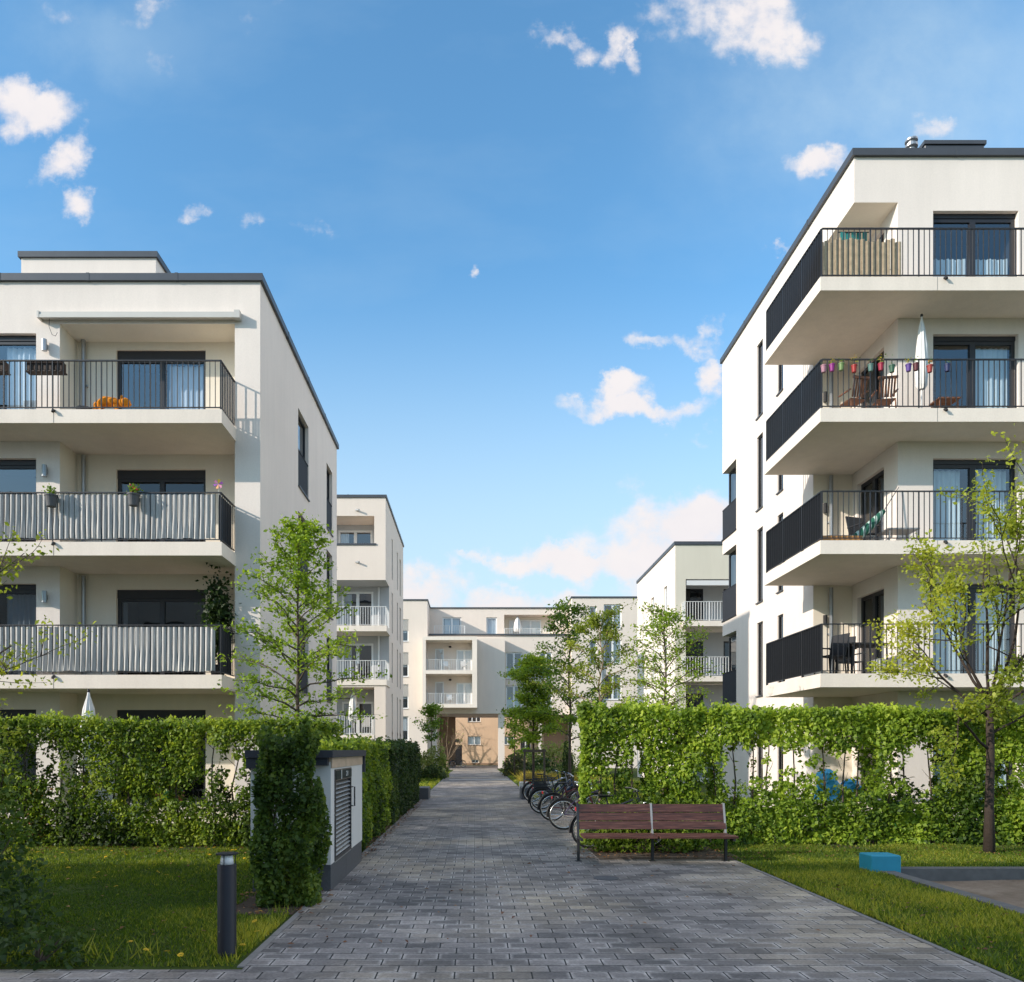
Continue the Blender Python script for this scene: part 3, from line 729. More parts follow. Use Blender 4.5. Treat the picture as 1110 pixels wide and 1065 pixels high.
    P = MB(); P.box(px0, py0, 12.3, px1, py1, pt-.14); ph = P.build('roof_house', M['white'], T)
    coping(ph, px0, py0, px1, py1, pt, .15, .06)
    return T
building_left()

# ================================================================== BUILDING B (right)
BF = [.5, 3.40, 6.27, 9.12, 11.95]
def building_right():
    T = thing('apartment_building', 'tall white five storey block on the right with wraparound corner balconies', 'building', (12.5, 22, 0))
    xl, xi, xr, yf, yi, yb = 8.70, 9.70, 17.5, 17.36, 19.46, 26.6
    zs, top = 14.31, 15.37
    W = MB(); C = MB(); R = MB()
    F = south(yf); fh = [(xl, xi, 0, zs, 0)]
    wins = [(10.51, 12.47), (14.1, 16.1)]
    for f in BF:
        for a, b in wins: fh.append((a, b, f+.02, f+2.17))
    wall(W, F, xl, xr, 0, top, fh)
    L = west(xl); lh = [(yf, yi, 0, zs, 0)]
    for i, f in enumerate(BF):
        lh += [(22.87, 23.36, f, f+2.25, .08), (21.36, 21.77, f, f+2.2, .07)]
        if 0 < i < 4: lh.append((25.2, yb, f, f+2.33, .30))
    wall(W, L, yf, yb, 0, top, lh)
    bk = Fr((0, yb), (1, 0), (0, 1)); wall(W, bk, xl, xr, 0, top, [(xl, xl+.3, f, f+2.33, 0) for f in BF[1:4]])
    wall(W, east(xr), yf, yb, 0, top)
    # corner recess
    RB = south(yi); wall(C, RB, xl, xi, 0, zs)
    RW = west(xi); wall(W, RW, yf, yi, 0, zs, [(17.95, 19.2, f+.02, f+2.2) for f in BF], .12)
    C.quad((xl, yf, zs), (xi, yf, zs), (xi, yi, zs), (xl, yi, zs))
    W.build('wall', M['white'], T); C.build('recess_wall', M['recess'], T)
    r = MB(); r.quad((xl, yf, 15.2), (xr, yf, 15.2), (xr, yb, 15.2), (xl, yb, 15.2)); r.build('roof', M['roof'], T)
    coping(T, xl, yf, xr, yb, 15.51)
    for i, f in enumerate(BF):
        for a, b in wins:
            window(T, F, a, b, f+.02, f+2.17, -.12, 2, .085, curtain=[(.04, .46), (.54, .96)] if i in (4,) else ([(.55, .96)] if i == 3 else [(.05, .4), (.6, .95)]), ccol=(.70, .78, .78), cz=(0, .60) if i == 4 else (0, 1), rooms=R, lintel=.10)
        window(T, RW, 17.95, 19.2, f+.02, f+2.2, -.10, 2, .09, curtain=[(.1, .45)], ccol=(.72, .72, .72), rooms=R, gl='glassdark')
        window(T, L, 22.87, 23.36, f, f+2.25, -.045, 1, .045, rooms=R, gl='glassdark')
        window(T, L, 21.36, 21.77, f, f+2.2, -.035, 1, .045, rooms=R, gl='glassdark')
        if 0 < i < 4:
            window(T, L, 25.2, yb-.002, f, f+2.33 if i < 4 else f+2.2, -.22, 1, .06, gl='glassdark', rooms=R, sill=False)
            g = MB(); L.box(g, 25.2, yb, -.03, .0-.002, f+.0, f+1.0); L.box(g, 25.18, yb+.02, -.04, .035, f-.05, f-.003); L.box(g, 25.2, yb, -.035, .006, f+1.002, f+1.03)
            g.build('balustrade', M['railpanel'], T)
    for i, f in enumerate(BF[1:]):
        s = MB(); th = .30; bx, by = 7.44, 16.30
        s.prism([(bx, by), (xr, by), (xr, yf-.003), (xl-.003, yf-.003), (xl-.003, yi), (bx, yi)], f-th, f-.006)
        s.prism([(xl-.003, yf-.003), (xi-.004, yf-.003), (xi-.004, yi-.004), (xl-.003, yi-.004)], f-th, f-.006)
        sl = s.build('balcony', M['concrete'], T)
        railing(sl, [(bx+.06, by+.06), (xr-.1, by+.06)], f, 1.08, bd=.026)
        railing(sl, [(bx+.06, yi-.03), (bx+.06, by+.085)], f, 1.08, bd=.052)
        if i in (0, 1):
            p = MB(); p.box(bx+.088, by+.10, f+.07, bx+.10, yi-.04, f+1.07); p.build('side_panel', M['railpanel'], sl)
        d = MB(); q = X(1024, by); d.tube([(q, by+.03, f-.03), (q, by-.05, f-.05), (q, by-.07, f-.09)], .03, 8); d.build('drain_spout', M['blackplastic'], sl)
        jt = MB(); jt.box(q-.16, by-.003, f-th, q-.152, by+.002, f-.006); jt.build('slab_joint', M['kerbstone'], sl)
        pp = MB(); pp.tube([(9.12, yi-.09, f), (9.12, yi-.09, f+2.5)], .05, 8); pp.box(9.05, yi-.05, f+1.3, 9.19, yi, f+1.34); pp.build('downpipe', M['zinc'], T)
        if i in (0, 1, 2):
            l = MB(); l.tube([(8.98, yi-.06, f+1.55), (8.98, yi-.06, f+1.8)], .05, 10); l.build('wall_lamp', M['blackplastic'], T)
    rb = MB(); rb.bbox(11.0, 18.5, 15.2, 12.46, 20.2, 16.55, .02); rb.box(10.97, 18.47, 16.55, 12.49, 20.23, 16.64); rb.build('roof_hatch', M['coping'], T)
    v = MB(); v.lathe([(.08, 0), (.08, .72), (.14, .74), (.14, .80), (.09, .81), (.09, .87), (.14, .88), (.14, .92), (.02, .95)], (10.38, 18.0, 15.33), 14); v.build('vent_pipe', M['zinc'], T, smooth=False)
    return T
building_right()

# ================================================================== BUILDING C (behind, left)
def building_midleft():
    T = thing('apartment_building', 'beige apartment block behind the left block, with white barred loggias', 'building', (-9, 44, 0))
    xl, xr, yf, yb, top = -15, -4.65, 39.3, 48.9, 14.85; yi = 40.9
    lv = [2.53, 5.40, 8.20, 11.2]
    W = MB(); C = MB(); R = MB(); F = south(yf); B = south(yi); E = east(xr)
    x0, x1 = -10.0, -5.24
    fh = [(x0, x1, 12.42, 13.9, 1.6), (x0, xr, 5.40, 10.57, 0), (x0, x1, 2.53, 5.0, 1.6), (x0, x1, 0, 2.2, 1.6)]
    wall(W, F, xl, xr, 0, top, fh)
    eh = [(yf, yi, 5.40, 10.57, 0)]
    sw = [(42.2, 42.75), (45.0, 45.55), (46.6, 47.4)]
    for f in [.4]+lv:
        for a, b in sw: eh.append((a, b, f+.1, f+2.35, .15))
    wall(W, E, yf, yb, 0, top, eh)
    wall(W, Fr((0, yb), (1, 0), (0, 1)), xl, xr, 0, top); wall(W, west(xl), yf, yb, 0, top)
    bh = [(-7.4, -5.55, 12.45, 13.62), (-7.2, -5.5, 8.22, 10.3), (-7.2, -5.5, 5.42, 7.5), (-7.2, -5.5, 2.55, 4.35), (-7.2, -5.5, .1, 2.0)]
    wall(C, B, xl, xr, 0, top-.1, bh, .1)
    C.quad((x0, yf, 5.4), (x0, yi, 5.4), (x0, yi, 10.57), (x0, yf, 10.57)); C.quad((x0, yf, 10.57), (xr, yf, 10.57), (xr, yi, 10.57), (x0, yi, 10.57))
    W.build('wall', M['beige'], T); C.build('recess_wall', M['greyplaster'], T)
    r = MB(); r.quad((xl, yf, 14.8), (xr, yf, 14.8), (xr, yb, 14.8), (xl, yb, 14.8)); r.build('roof', M['roof'], T); coping(T, xl, yf, xr, yb, 14.99, .14, .06)
    for a, b, c, d in bh: window(T, B, a, b, c, d, -.03, 2, .11, 'wframe', curtain=[(.05, .3)], rooms=R, sill=False)
    for f in [.4]+lv:
        for a, b in sw: window(T, E, a, b, f+.1, f+2.35, -.09, 1, .05, 'wframe', 'glassdark', rooms=R, sill=False)
    for f, e in ((5.40, xr-.0), (8.20, xr-.0)):
        s = MB(); s.box(x0, yf-.06, f-.3, e+.06, yi-.004, f); sl = s.build('balcony', M['concrete'], T)
        railing(sl, [(x0, yf), (e, yf), (e, yi-.05)], f, 1.0, 'whiterail', .13, .02, .03)
    s = MB(); s.box(x0+.003, yf-.03, 2.30, x1-.003, yi-.004, 2.53); sl = s.build('balcony', M['concrete'], T); railing(sl, [(x0, yf), (x1, yf)], 2.53, 1.0, 'whiterail', .13, .02, .03)
    s = MB(); s.box(x0, yf-.05, 12.38, x1+.1, yf+.2, 12.47); s.build('sill', M['coping'], T)
    for z in (14.2, 11.5):
        l = MB(); l.tube([(-6.2, yf, z), (-6.0, yf-.18, z-.04)], .05, 6); l.build('overflow_spout', M['zinc'], T)
    p = MB(); p.tube([(-5.2, yi-.1, 5.4), (-5.2, yi-.1, 10.5)], .05, 8); p.build('downpipe', M['whitemetal'], T)
    return T
building_midleft()

# ================================================================== BUILDING D (far, closing the view)
def building_far():
    T = thing('apartment_building', 'long cream block closing the far path end, raised on a column over a passage', 'building', (2, 75, 0))
    W = MB(); G = MB(); R = MB(); C = MB()
    # left wing
    F0 = south(71.0); h0 = []
    rows = [(11.9, 14.0), (8.6, 10.9), (5.6, 7.9), (2.6, 4.9)]
    for a, b in rows: h0.append((-7.9, -6.25, a, b))
    wall(W, F0, -10, -4.48, 0, 15.75, h0); wall(W, east(-4.48), 71.0, 72.5, 0, 15.75); wall(W, east(-4.48), 72.5, 79, 12.7, 15.75); wall(W, west(-10), 71, 79, 0, 15.75)
    wall(W, east(-3.6), 71.6, 79, 0, 5.1); wall(W, south(71.62), -4.48, -3.6, 0, 5.15)
    # main face, raised over the passage
    F = south(72.5); hm = [(2.95, 4.5, 8.55, 11.1), (2.95, 4.5, 5.65, 7.9), (6.2, 7.4, 8.55, 11.1), (6.2, 7.4, 5.65, 7.9)]
    wall(W, F, -4.48, 9.2, 5.1, 12.7, hm)
    Ft = south(74.2); ht = [(-3.2, -1.35, 12.75, 14.75), (1.1, 2.15, 12.75, 14.75), (2.85, 7.9, 12.75, 15.0, 1.4)]
    wall(W, Ft, -4.48, 9.2, 12.6, 15.6, ht); wall(C, south(75.6), 2.8, 8, 12.7, 15.1)
    W.quad((-4.48, 72.5, 12.62), (9.2, 72.5, 12.62), (9.2, 74.2, 12.62), (-4.48, 74.2, 12.62))
    W.quad((-3.6, 71.65, 5.1), (9.2, 71.65, 5.1), (9.2, 79, 5.1), (-3.6, 79, 5.1))
    wall(W, Fr((0, 79), (1, 0), (0, 1)), -10, 20, 5.1, 15.6); wall(W, Fr((0, 79), (1, 0), (0, 1)), -10, -3.6, 0, 5.1)
    # right block
    F2 = south(72.0); h2 = []
    for a, b in ((13.2, 15.6), (9.95, 12.2), (6.5, 8.9), (3.3, 5.4)):
        h2 += [(12.25, 13.95, a, b)]
    h2 += [(10.9, 11.6, 13.3, 15.4), (10.9, 11.6, 9.95, 12.2), (15.6, 17.2, 13.2, 15.6)]
    wall(W, F2, 9.2, 22, 0, 16.2, h2); wall(W, west(9.2), 72.0, 79, 0, 16.2)
    W.build('wall', M['beige'], T); C.build('recess_wall', M['recess'], T)
    # volume over the column
    V = MB(); V.box(-4.57, 71.2, 5.15, 2.81, 72.48, 12.25); V.build('bay', M['beige'], T)
    cp = MB(); cp.box(-4.42, 72.35, 12.7, 9.15, 72.6, 12.85); cp.box(-10.08, 70.92, 15.75, -4.4, 79, 15.88); cp.box(-4.4, 74.1, 15.6, 9.12, 79, 15.72); cp.box(9.12, 71.92, 16.2, 22, 79, 16.34); cp.build('roof_coping', M['coping'], T)
    pl = MB(); pl.box(2.18, 71.3, 0, 2.78, 71.9, 5.15); pl.build('column', M['beige'], T)
    pl = MB(); pl.box(6.0, 71.7, 0, 6.3, 72.0, 5.1); pl.build('column', M['beige'], T)
    pw = MB(); pw.box(-3.59, 77.2, 0, -2.0, 77.4, 5.1); pw.build('passage_wall', M['brown'], T)
    pw = MB(); pw.box(6.8, 75.0, 0, 9.19, 75.2, 5.1); pw.build('passage_wall', M['brown'], T)
    for a, b, c, d in h0: window(T, F0, a, b, c, d, -.12, 1, .1, 'wframe', blind=.5 if c > 5 else 0, rooms=R, curtain=[(.1, .9)], ccol=(.7, .7, .68), cz=(.4, 1))
    for a, b, c, d in hm: window(T, F, a, b, c, d, -.12, 2, .12, 'wframe', rooms=R, curtain=[(.05, .95)], ccol=(.5, .6, .55), cz=(0, .4))
    for a, b, c, d in [x[:4] for x in ht[:2]]: window(T, Ft, a, b, c, d, -.12, 2 if b-a > 1.4 else 1, .12, 'wframe', rooms=R, curtain=[(.1, .9)], ccol=(.6, .65, .68))
    window(T, south(75.6), 3.4, 6.6, 12.75, 14.7, .08, 3, .12, 'wframe', sill=False)
    for a, b, c, d in h2: window(T, F2, a, b, c, d, -.12, 2 if b-a > 1.2 else 1, .12, 'wframe', rooms=R, curtain=[(.55, .95)], ccol=(.55, .56, .52))
    # framed double balcony hung on the bay
    K = MB(); x0, x1, y0, y1 = -4.83, .18, 69.4, 71.2
    for z in (5.62, 8.72, 11.82): K.box(x0, y0, z, x1, y1-.002, z+.33)
    K.box(x0, y0+.003, 5.95, x0+.3, y1-.002, 8.72); K.box(x1-.45, y0+.003, 5.95, x1-.002, y1-.002, 8.72); K.box(x0, y0+.003, 9.05, x0+.3, y1-.002, 11.82); K.box(x1-.45, y0+.003, 9.05, x1-.002, y1-.002, 11.82)
    k = K.build('balcony', M['concrete'], T)
    BW = south(71.2)
    for z in (5.95, 9.05):
        railing(k, [(x0+.3, y0+.12), (x1-.45, y0+.12)], z, 1.0, 'whiterail', .16, .025, .03)
        window(T, BW, -3.75, -2.95, z, z+2.2, .06, 1, .1, 'wframe', sill=False); window(T, BW, -1.75, -.3, z, z+2.1, .06, 2, .12, 'wframe', sill=False)
        l = MB(); l.lathe([(.12, 0), (.12, .15)], (-2.35, 71.1, z+2.3), 10); l.build('wall_lamp', M['blackplastic'], T)
    for (a, b, y, z) in ((-3.9, -1.0, 72.5, 12.75), (2.9, 8.0, 74.1, 12.75)): railing(T, [(a, y), (b, y)], z, .9, 'whiterail', .16, .025, .03)
    dp = MB(); dp.tube([(12.05, 71.88, 6), (12.05, 71.88, 14.0)], .09, 8); dp.box(11.85, 71.7, 14.0, 12.25, 72, 14.5); dp.build('downpipe', M['zinc'], T)
    # older orange house seen through the passage
    H = thing('rear_house', 'older tan orange rendered house seen in sun through the passage at the path end', 'building', (2, 90, 0))
    O = south(87.0); OW = MB(); R2 = MB(); oh = [(-.85, .65, 4.95, 5.55), (-.85, .65, 2.3, 3.3), (-2.9, -1.5, 0, 2.3), (3.0, 4.5, 2.3, 3.3), (-.4, .45, .25, .6), (5.2, 6.4, 1.2, 3.2)]
    wall(OW, O, -16, 16, .0, 9, oh); wall(OW, east(16), 87, 95, 0, 9); wall(OW, west(-16), 87, 95, 0, 9); OW.quad((-16, 87, 9), (16, 87, 9), (16, 95, 9), (-16, 95, 9))
    OW.build('wall', M['orange'], H)
    pl = MB(); O.box(pl, -16, -2.9, 0, .04, 0, .55); O.box(pl, -1.5, 16, 0, .04, 0, .22); pl.build('plinth', M['brown'], H)
    for i, (a, b, c, d) in enumerate(oh):
        if i == 2:
            dm = MB(); O.box(dm, a, b, -.2, -.15, c, d); dm.build('door', M['frame'], H)
        else: window(H, O, a, b, c, d, -.1, 3 if i == 0 else 2, .08, 'wframe', rooms=R2, sill=i < 4, curtain=[(.05, .95)] if i == 1 else None, ccol=(.6, .65, .62))
    l = MB(); O.box(l, -2.3, -1.85, 0, .1, 2.65, 3.0); l.build('wall_lamp', M['frame'], H)
building_far()

# ================================================================== BUILDING F (behind, right)
def building_midright():
    T = thing('apartment_building', 'pale block behind the right block, white side wall and khaki loggia front', 'building', (14.5, 44, 0))
    xl, xr, yf, yb, top = 10.45, 22, 39.5, 48.7, 12.45; yi = 41.1; x0 = 11.0
    W = MB(); C = MB(); R = MB(); K = MB(); F = south(yf); B = south(yi); L = west(xl)
    wall(K, F, xl, xr, 0, top, [(x0, 16, 8.40, 10.66, 0), (x0, 16, 5.55, 8.1, 0), (x0, 16, .3, 5.2, 0)])
    lh = []
    for f in (8.4, 5.55, 2.7, .2):
        lh += [(41.2, 41.9, f+.1, f+2.3, .15), (44.2, 44.9, f+.1, f+2.3, .15), (46.7, 47.2, f+.1, f+2.0, .15)]
    wall(W, L, yf, yb, 0, top, lh); wall(W, Fr((0, yb), (1, 0), (0, 1)), xl, xr, 0, top); wall(W, east(xr), yf, yb, 0, top)
    bh = [(11.3, 12.4, f+.02, f+2.1) for f in (8.4, 5.55, 2.7)]+[(13.5, 15, f+.02, f+2.1) for f in (8.4, 5.55, 2.7)]
    wall(C, B, x0, 16, 0, 10.66, bh, .1)
    for zz in (10.66,): C.quad((x0, yf, zz), (16, yf, zz), (16, yi, zz), (x0, yi, zz))
    C.quad((x0, yf, .3), (x0, yi, .3), (x0, yi, 10.66), (x0, yf, 10.66)); C.quad((16, yf, .3), (16, yi, .3), (16, yi, 10.66), (16, yf, 10.66))
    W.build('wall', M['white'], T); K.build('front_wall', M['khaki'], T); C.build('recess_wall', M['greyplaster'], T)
    r = MB(); r.quad((xl, yf, 12.3), (xr, yf, 12.3), (xr, yb, 12.3), (xl, yb, 12.3)); r.build('roof', M['roof'], T); coping(T, xl, yf, xr, yb, 12.62, .17, .06)
    for a, b, c, d in bh: window(T, B, a, b, c, d, -.05, 1, .09, 'frame', 'glassdark', rooms=R, sill=False)
    for a, b, c, d, _ in lh: window(T, L, a, b, c, d, -.09, 1, .06, 'wframe', rooms=R, sill=False)
    for f in (8.40, 5.55, 2.7):
        s = MB(); s.box(x0-.25, yf-.55, f-.28, 16, yf-.003, f); s.box(x0+.003, yf-.003, f-.28, 15.99, yi-.004, f); sl = s.build('balcony', M['concrete'], T)
        railing(sl, [(x0-.2, yf-.02), (x0-.2, yf-.5), (15.9, yf-.5)], f, 1.0, 'whiterail', .14, .02, .03)
    a = MB(); a.box(x0+.05, yf+.02, 10.35, 15.9, yf+.22, 10.6); a.build('awning', M['whitemetal'], T)
    return T
building_midright()

# a block behind and to the left of the camera, whose shade lies over the foreground
def building_behind():
    T = thing('apartment_building', 'white apartment block standing behind the viewer, its shade falling on the lawn and plaza', 'building', (-30, -10, 0))
    W = MB(); R = MB(); y = -4.1
    fr = Fr((0, y), (1, 0), (0, 1)); h = [(x, x+2, z, z+2.1) for x in np.arange(-58, -6, 4.5) for z in (.6, 3.5, 6.4)]
    wall(W, fr, -60, -5, 0, 11.7, h); wall(W, fr, -60, -20.5, 11.7, 14.9)
    W.box(-60, -16, 11.6, -20.5, y-.01, 14.9); W.box(-60, -16, 0, -5, y-.6, 11.7); W.build('wall', M['white'], T)
    for q in h: window(T, fr, *q, -.1, 2, .08, sill=False)
building_behind()
# ================================================================== VEGETATION
hedge('hedge', 'long leafy hedge behind the left lawn, with thin patches showing the garden', -9.6, -2.75, 13.45, 14.0, 2.24, 66000, M['leaf_hedge'], .070, 21, gap=.50, gapz=(.65, 1.95), stems=.45, rough=.75,
      holes=[(-7.75, 1.55, .5, .5, .9), (-4.55, 1.6, .5, .5, .82), (-6.9, 1.7, .35, .4, .7), (-5.2, 1.0, .7, .22, .8), (-6.3, .9, .9, .16, .7), (-8.6, 1.4, .3, .4, .5)])
hedge('hedge', 'bright sunlit hedge behind the double bench and right lawn, with gaps', 1.95, 12.6, 13.75, 14.35, 2.44, 104000, M['leaf_hedge_r'], .078, 33, gap=.58, gapz=(.6, 1.95), stems=.42, rough=.8,
      holes=[(5.5, 1.5, .45, .6, .95), (6.3, 1.5, .45, .55, 1.15), (7.0, 1.3, .35, .45, 1.1), (7.95, 1.45, .45, .5, 1.1), (8.5, 1.5, .3, .5, 1.0), (4.9, 1.6, .25, .5, .7), (9.7, 1.3, .35, .4, .7), (10.6, 1.0, .4, .35, .7), (11.2, 1.5, .3, .4, .6)])
hedge('hedge', 'sunlit clipped hedge along the left path edge directly behind the white box', -2.75, -1.95, 12.10, 17.4, 1.76, 24000, M['leaf_hedge'], .08, 41, gap=.25, gapz=(.1, 2.3), stems=.5, bias=(.5, -.3, .4), sides='frtl')
hedge('hedge', 'dark shaded clipped hedge further along the left path edge', -2.80, -1.90, 17.5, 26.0, 1.80, 33000, M['leaf_dark'], .085, 43, gap=0, stems=.5, bias=(.5, -.3, .4), sides='frtl')  # block's shade also put into the colour: darker leaves than the sunlit stretch
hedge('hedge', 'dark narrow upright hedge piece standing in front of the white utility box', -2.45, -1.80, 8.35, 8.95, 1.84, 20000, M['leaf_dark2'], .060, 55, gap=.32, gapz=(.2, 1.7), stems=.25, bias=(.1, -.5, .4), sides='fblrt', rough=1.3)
hedge('hedge', 'short hedge closing the gap between the left hedge and path hedge', -3.3, -2.75, 14.1, 15.6, 2.15, 5000, M['leaf_hedge'], .08, 61, gap=.2, stems=.5)
bush('bush', 'low dense green growth under the double bench hiding a bicycle', (2.95, 12.98, 0), .98, .26, .95, 4200, M['leaf_hedge'], .08, 62)

young_tree('young_tree', 'slender bright green young tree beside the left block, taller than the hedge', (-3.49, 14.9, 0), 6.45, 2.0, lambda f: 1.52*min(1, .62+2*f)*(1-f)**.72+.10, 8000, M['leaf_horn'], .078, 71, 'bark', .055, 44, (.40, .95), .085, twigs=7)
fork_tree('tree', 'spreading sparse tree with pale yellow green leaves on the right lawn', (8.70, 12.8, 0), [(0, 0, 0), (.0, 0, .8), (.02, 0, 1.7), (.0, 0, 2.55)],
          [((0, 0, 1.75), (-1.0, -.3, .75)), ((0, 0, 2.0), (1.2, .2, .6)), (None, (-1.15, -.2, 1.55)), (None, (-.25, .3, 2.5)), (None, (.55, -.2, 2.7)), (None, (1.3, .2, 1.9)), (None, (-.6, .5, 2.0)), (None, (.2, -.5, 2.2)), ((0, 0, 2.3), (-1.4, -.1, .95)), ((0, 0, 2.4), (1.5, -.3, 1.0))],
          2, 11500, M['leaf_yel'], .068, 83, .075, .075, 'barkdark')
fork_tree('tree', 'thin leaning branches with few leaves reaching in from the left edge', (-7.3, 8.9, 0), [(0, 0, 0), (.05, 0, .9), (.1, 0, 1.9)],
          [(None, (1.5, .05, 1.7)), (None, (1.55, .1, 1.15)), (None, (1.35, .0, 1.45)), ((.05, 0, 1.4), (1.65, 0, .8)), (None, (.9, -.1, 1.7)), (None, (-.5, .2, 2.3)), (None, (-1.4, -.3, 1.5)), (None, (1.3, .4, 1.0))], 2, 4200, M['leaf_yel'], .062, 92, .065, .07)
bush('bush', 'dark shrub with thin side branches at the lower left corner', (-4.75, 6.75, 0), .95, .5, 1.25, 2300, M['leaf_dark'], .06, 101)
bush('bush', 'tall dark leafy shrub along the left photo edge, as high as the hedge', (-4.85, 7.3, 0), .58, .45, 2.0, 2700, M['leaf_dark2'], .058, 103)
bush('bush', 'small dark leafy tuft at the paving edge in the lower left corner', (-3.55, 6.12, 0), .42, .22, .28, 420, M['leaf_dark'], .06, 102)
# trees along the right of the path
young_tree('young_tree', 'dense green egg shaped young tree held by wooden stakes beyond the bicycles', (2.25, 29.2, 0), 5.35, 1.95, lambda f: 1.05*(1-f)**.62*min(1, .45+2.2*f)+.08, 10500, M['leaf_hedge_r'], .105, 111, 'bark', .06, 30, (.55, 1.1), .14, twigs=6)
young_tree('young_tree', 'tall loose young tree with dark leaves at its top right of the path', (3.32, 26.6, 0), 7.0, 2.0, lambda f: 1.45*math.sin(math.pi*min(1, .25+.68*f))*(1-.25*f), 5600, M['leaf_mid'], .10, 121, 'bark', .065, 28, (.5, 1.0), .12)
young_tree('young_tree', 'pale barked young tree with yellow green leaves rising behind the hedge left end', (2.74, 16.6, 0), 4.75, 2.35, lambda f: 1.15*math.sin(math.pi*min(1, .3+.65*f))*(1-.2*f), 4600, M['leaf_yel'], .060, 131, 'barklight', .04, 18, (.5, .95), .07, yb=-.12)
young_tree('young_tree', 'light airy young tree with small green leaves rising behind the hedge middle', (3.92, 15.7, 0), 4.75, 1.95, lambda f: 1.10*math.sin(math.pi*min(1, .3+.65*f))*(1-.25*f), 5600, M['leaf_horn'], .056, 141, 'bark', .045, 34, (.4, .95), .085, twigs=8)
young_tree('young_tree', 'small far tree with rounded crown at the left path edge near the end', (-2.95, 51, 0), 4.7, 2.2, lambda f: .85*math.sin(math.pi*min(1, .25+.7*f)), 1500, M['leaf_mid'], .17, 151, 'bark', .06, 16, (.7, 1.2), .16, twigs=4)
young_tree('young_tree', 'small far bright green tree beside the white column', (2.55, 49, 0), 4.4, 1.7, lambda f: .75*math.sin(math.pi*min(1, .25+.7*f)), 1300, M['leaf_hedge_r'], .17, 152, 'bark', .05, 14, (.7, 1.2), .16, twigs=4)
fork_tree('tree', 'bare tan branched shrub in front of the far passage', (-2.2, 60, 0), [(0, 0, 0), (0, 0, .9)], [(None, (.9, 0, 1.6)), (None, (.3, .2, 2.2)), (None, (1.4, 0, 2.0)), (None, (-.5, 0, 1.8)), (None, (.9, -.2, 2.3))], 2, 60, M['leaf_pale'], .12, 161, .10, .1, 'barklight')
fork_tree('tree', 'nearly bare tree behind the far block casting branch shadows on the orange wall', (-8.0, 83.0, 0), [(0, 0, 0), (0, 0, 1.2), (.1, 0, 2.6)], [(None, (1.6, 0, 3.2)), (None, (.4, .3, 4.2)), (None, (-1.2, 0, 3.6)), (None, (2.2, -.2, 2.4)), (None, (-2.0, .3, 2.6))], 2, 120, M['leaf_pale'], .15, 163, .22, .12)
# shrubs in the distance
bush('bush', 'pale yellow green flowering shrub left of the path end', (-2.85, 47.5, 0), 1.15, 1.0, 1.75, 2400, M['leaf_pale'], .16, 171)
bush('bush', 'low dark shrub under the pale flowering shrub left of the path', (-2.6, 45.2, 0), .85, .6, .75, 900, M['leaf_dark'], .14, 172)
bush('bush', 'olive brown shrub at the right path edge before the white column', (2.75, 50, 0), 1.0, .9, 1.45, 1500, M['leaf_olive'], .15, 173)
bush('bush', 'dark green shrub just right of the olive shrub by the path', (4.0, 45, 0), 1.1, .9, 1.2, 1500, M['leaf_dark'], .15, 174)
bush('bush', 'round dark clipped shrub behind the yellow grasses', (3.55, 41.5, 0), .75, .6, .75, 1300, M['leaf_dark'], .11, 175)
bush('bush', 'second round clipped shrub, browner, right of the dark one', (4.7, 40.5, 0), .7, .6, .7, 1200, M['leaf_olive'], .11, 176)
bush('bush', 'loose green shrub with light blossoms in front of the brown wall', (5.4, 52, 0), 1.9, 1.0, 2.3, 2200, M['leaf_pale'], .17, 177)
bush('bush', 'broad mid green shrub far right of the column below the orange wall', (3.8, 58, 0), 1.6, 1.0, 1.9, 1800, M['leaf_mid'], .18, 178)
bush('bush', 'narrow upright dark evergreen column beside the bicycles', (3.72, 30.5, 0), .26, .26, 1.95, 1900, M['leaf_dark'], .075, 181)
bush('bush', 'stout dark green conifer cone further back than the narrow column', (4.6, 38, 0), .45, .45, 1.7, 1500, M['leaf_dark'], .09, 182)
# low dead wood inside beds, litter, lawn
def ex_pit(P): return (P[:, 0] > 5.70) & (P[:, 0] < 10.65) & (P[:, 1] < 11.1) & (P[:, 1] > 3.1)
grass_patch('lawn_grass', 'short mown green grass of the left lawn', [(-9.8, 6.09, -1.95, 8.0, 1.0), (-9.8, 8.0, -2.65, 9.3, 1.0), (-9.8, 9.3, -2.8, 13.6, .8)], 2700, .042, M['grass'], 201)
grass_patch('lawn_grass', 'short mown green grass of the right lawn around the sand pit', [(4.14, 3.8, 5.74, 11.1, 1.0), (4.14, 11.1, 13.0, 13.8, .9)], 2700, .042, M['grass'], 203)
grass_patch('verge_grass', 'strips of rough grass along the far path edges', [(-7, 26, -1.95, 60, .35), (2.1, 27, 9, 60, .25)], 260, .10, M['grass'], 205, wid=.012)
grass_patch('edge_grass', 'tall uncut grass tufts along the front edge of the left lawn', [(-5.4, 6.10, -2.6, 6.55, .55), (-2.2, 6.2, -1.96, 9.0, .5), (4.14, 4.5, 4.35, 11.5, .3)], 500, .11, M['grass'], 207, wid=.006)
grass_patch('ornamental_grass', 'low band of yellow ornamental grasses behind the white kerb', [(2.3, 35.3, 5.4, 37.5, 1.0)], 900, .50, M['straw'], 209, wid=.010)
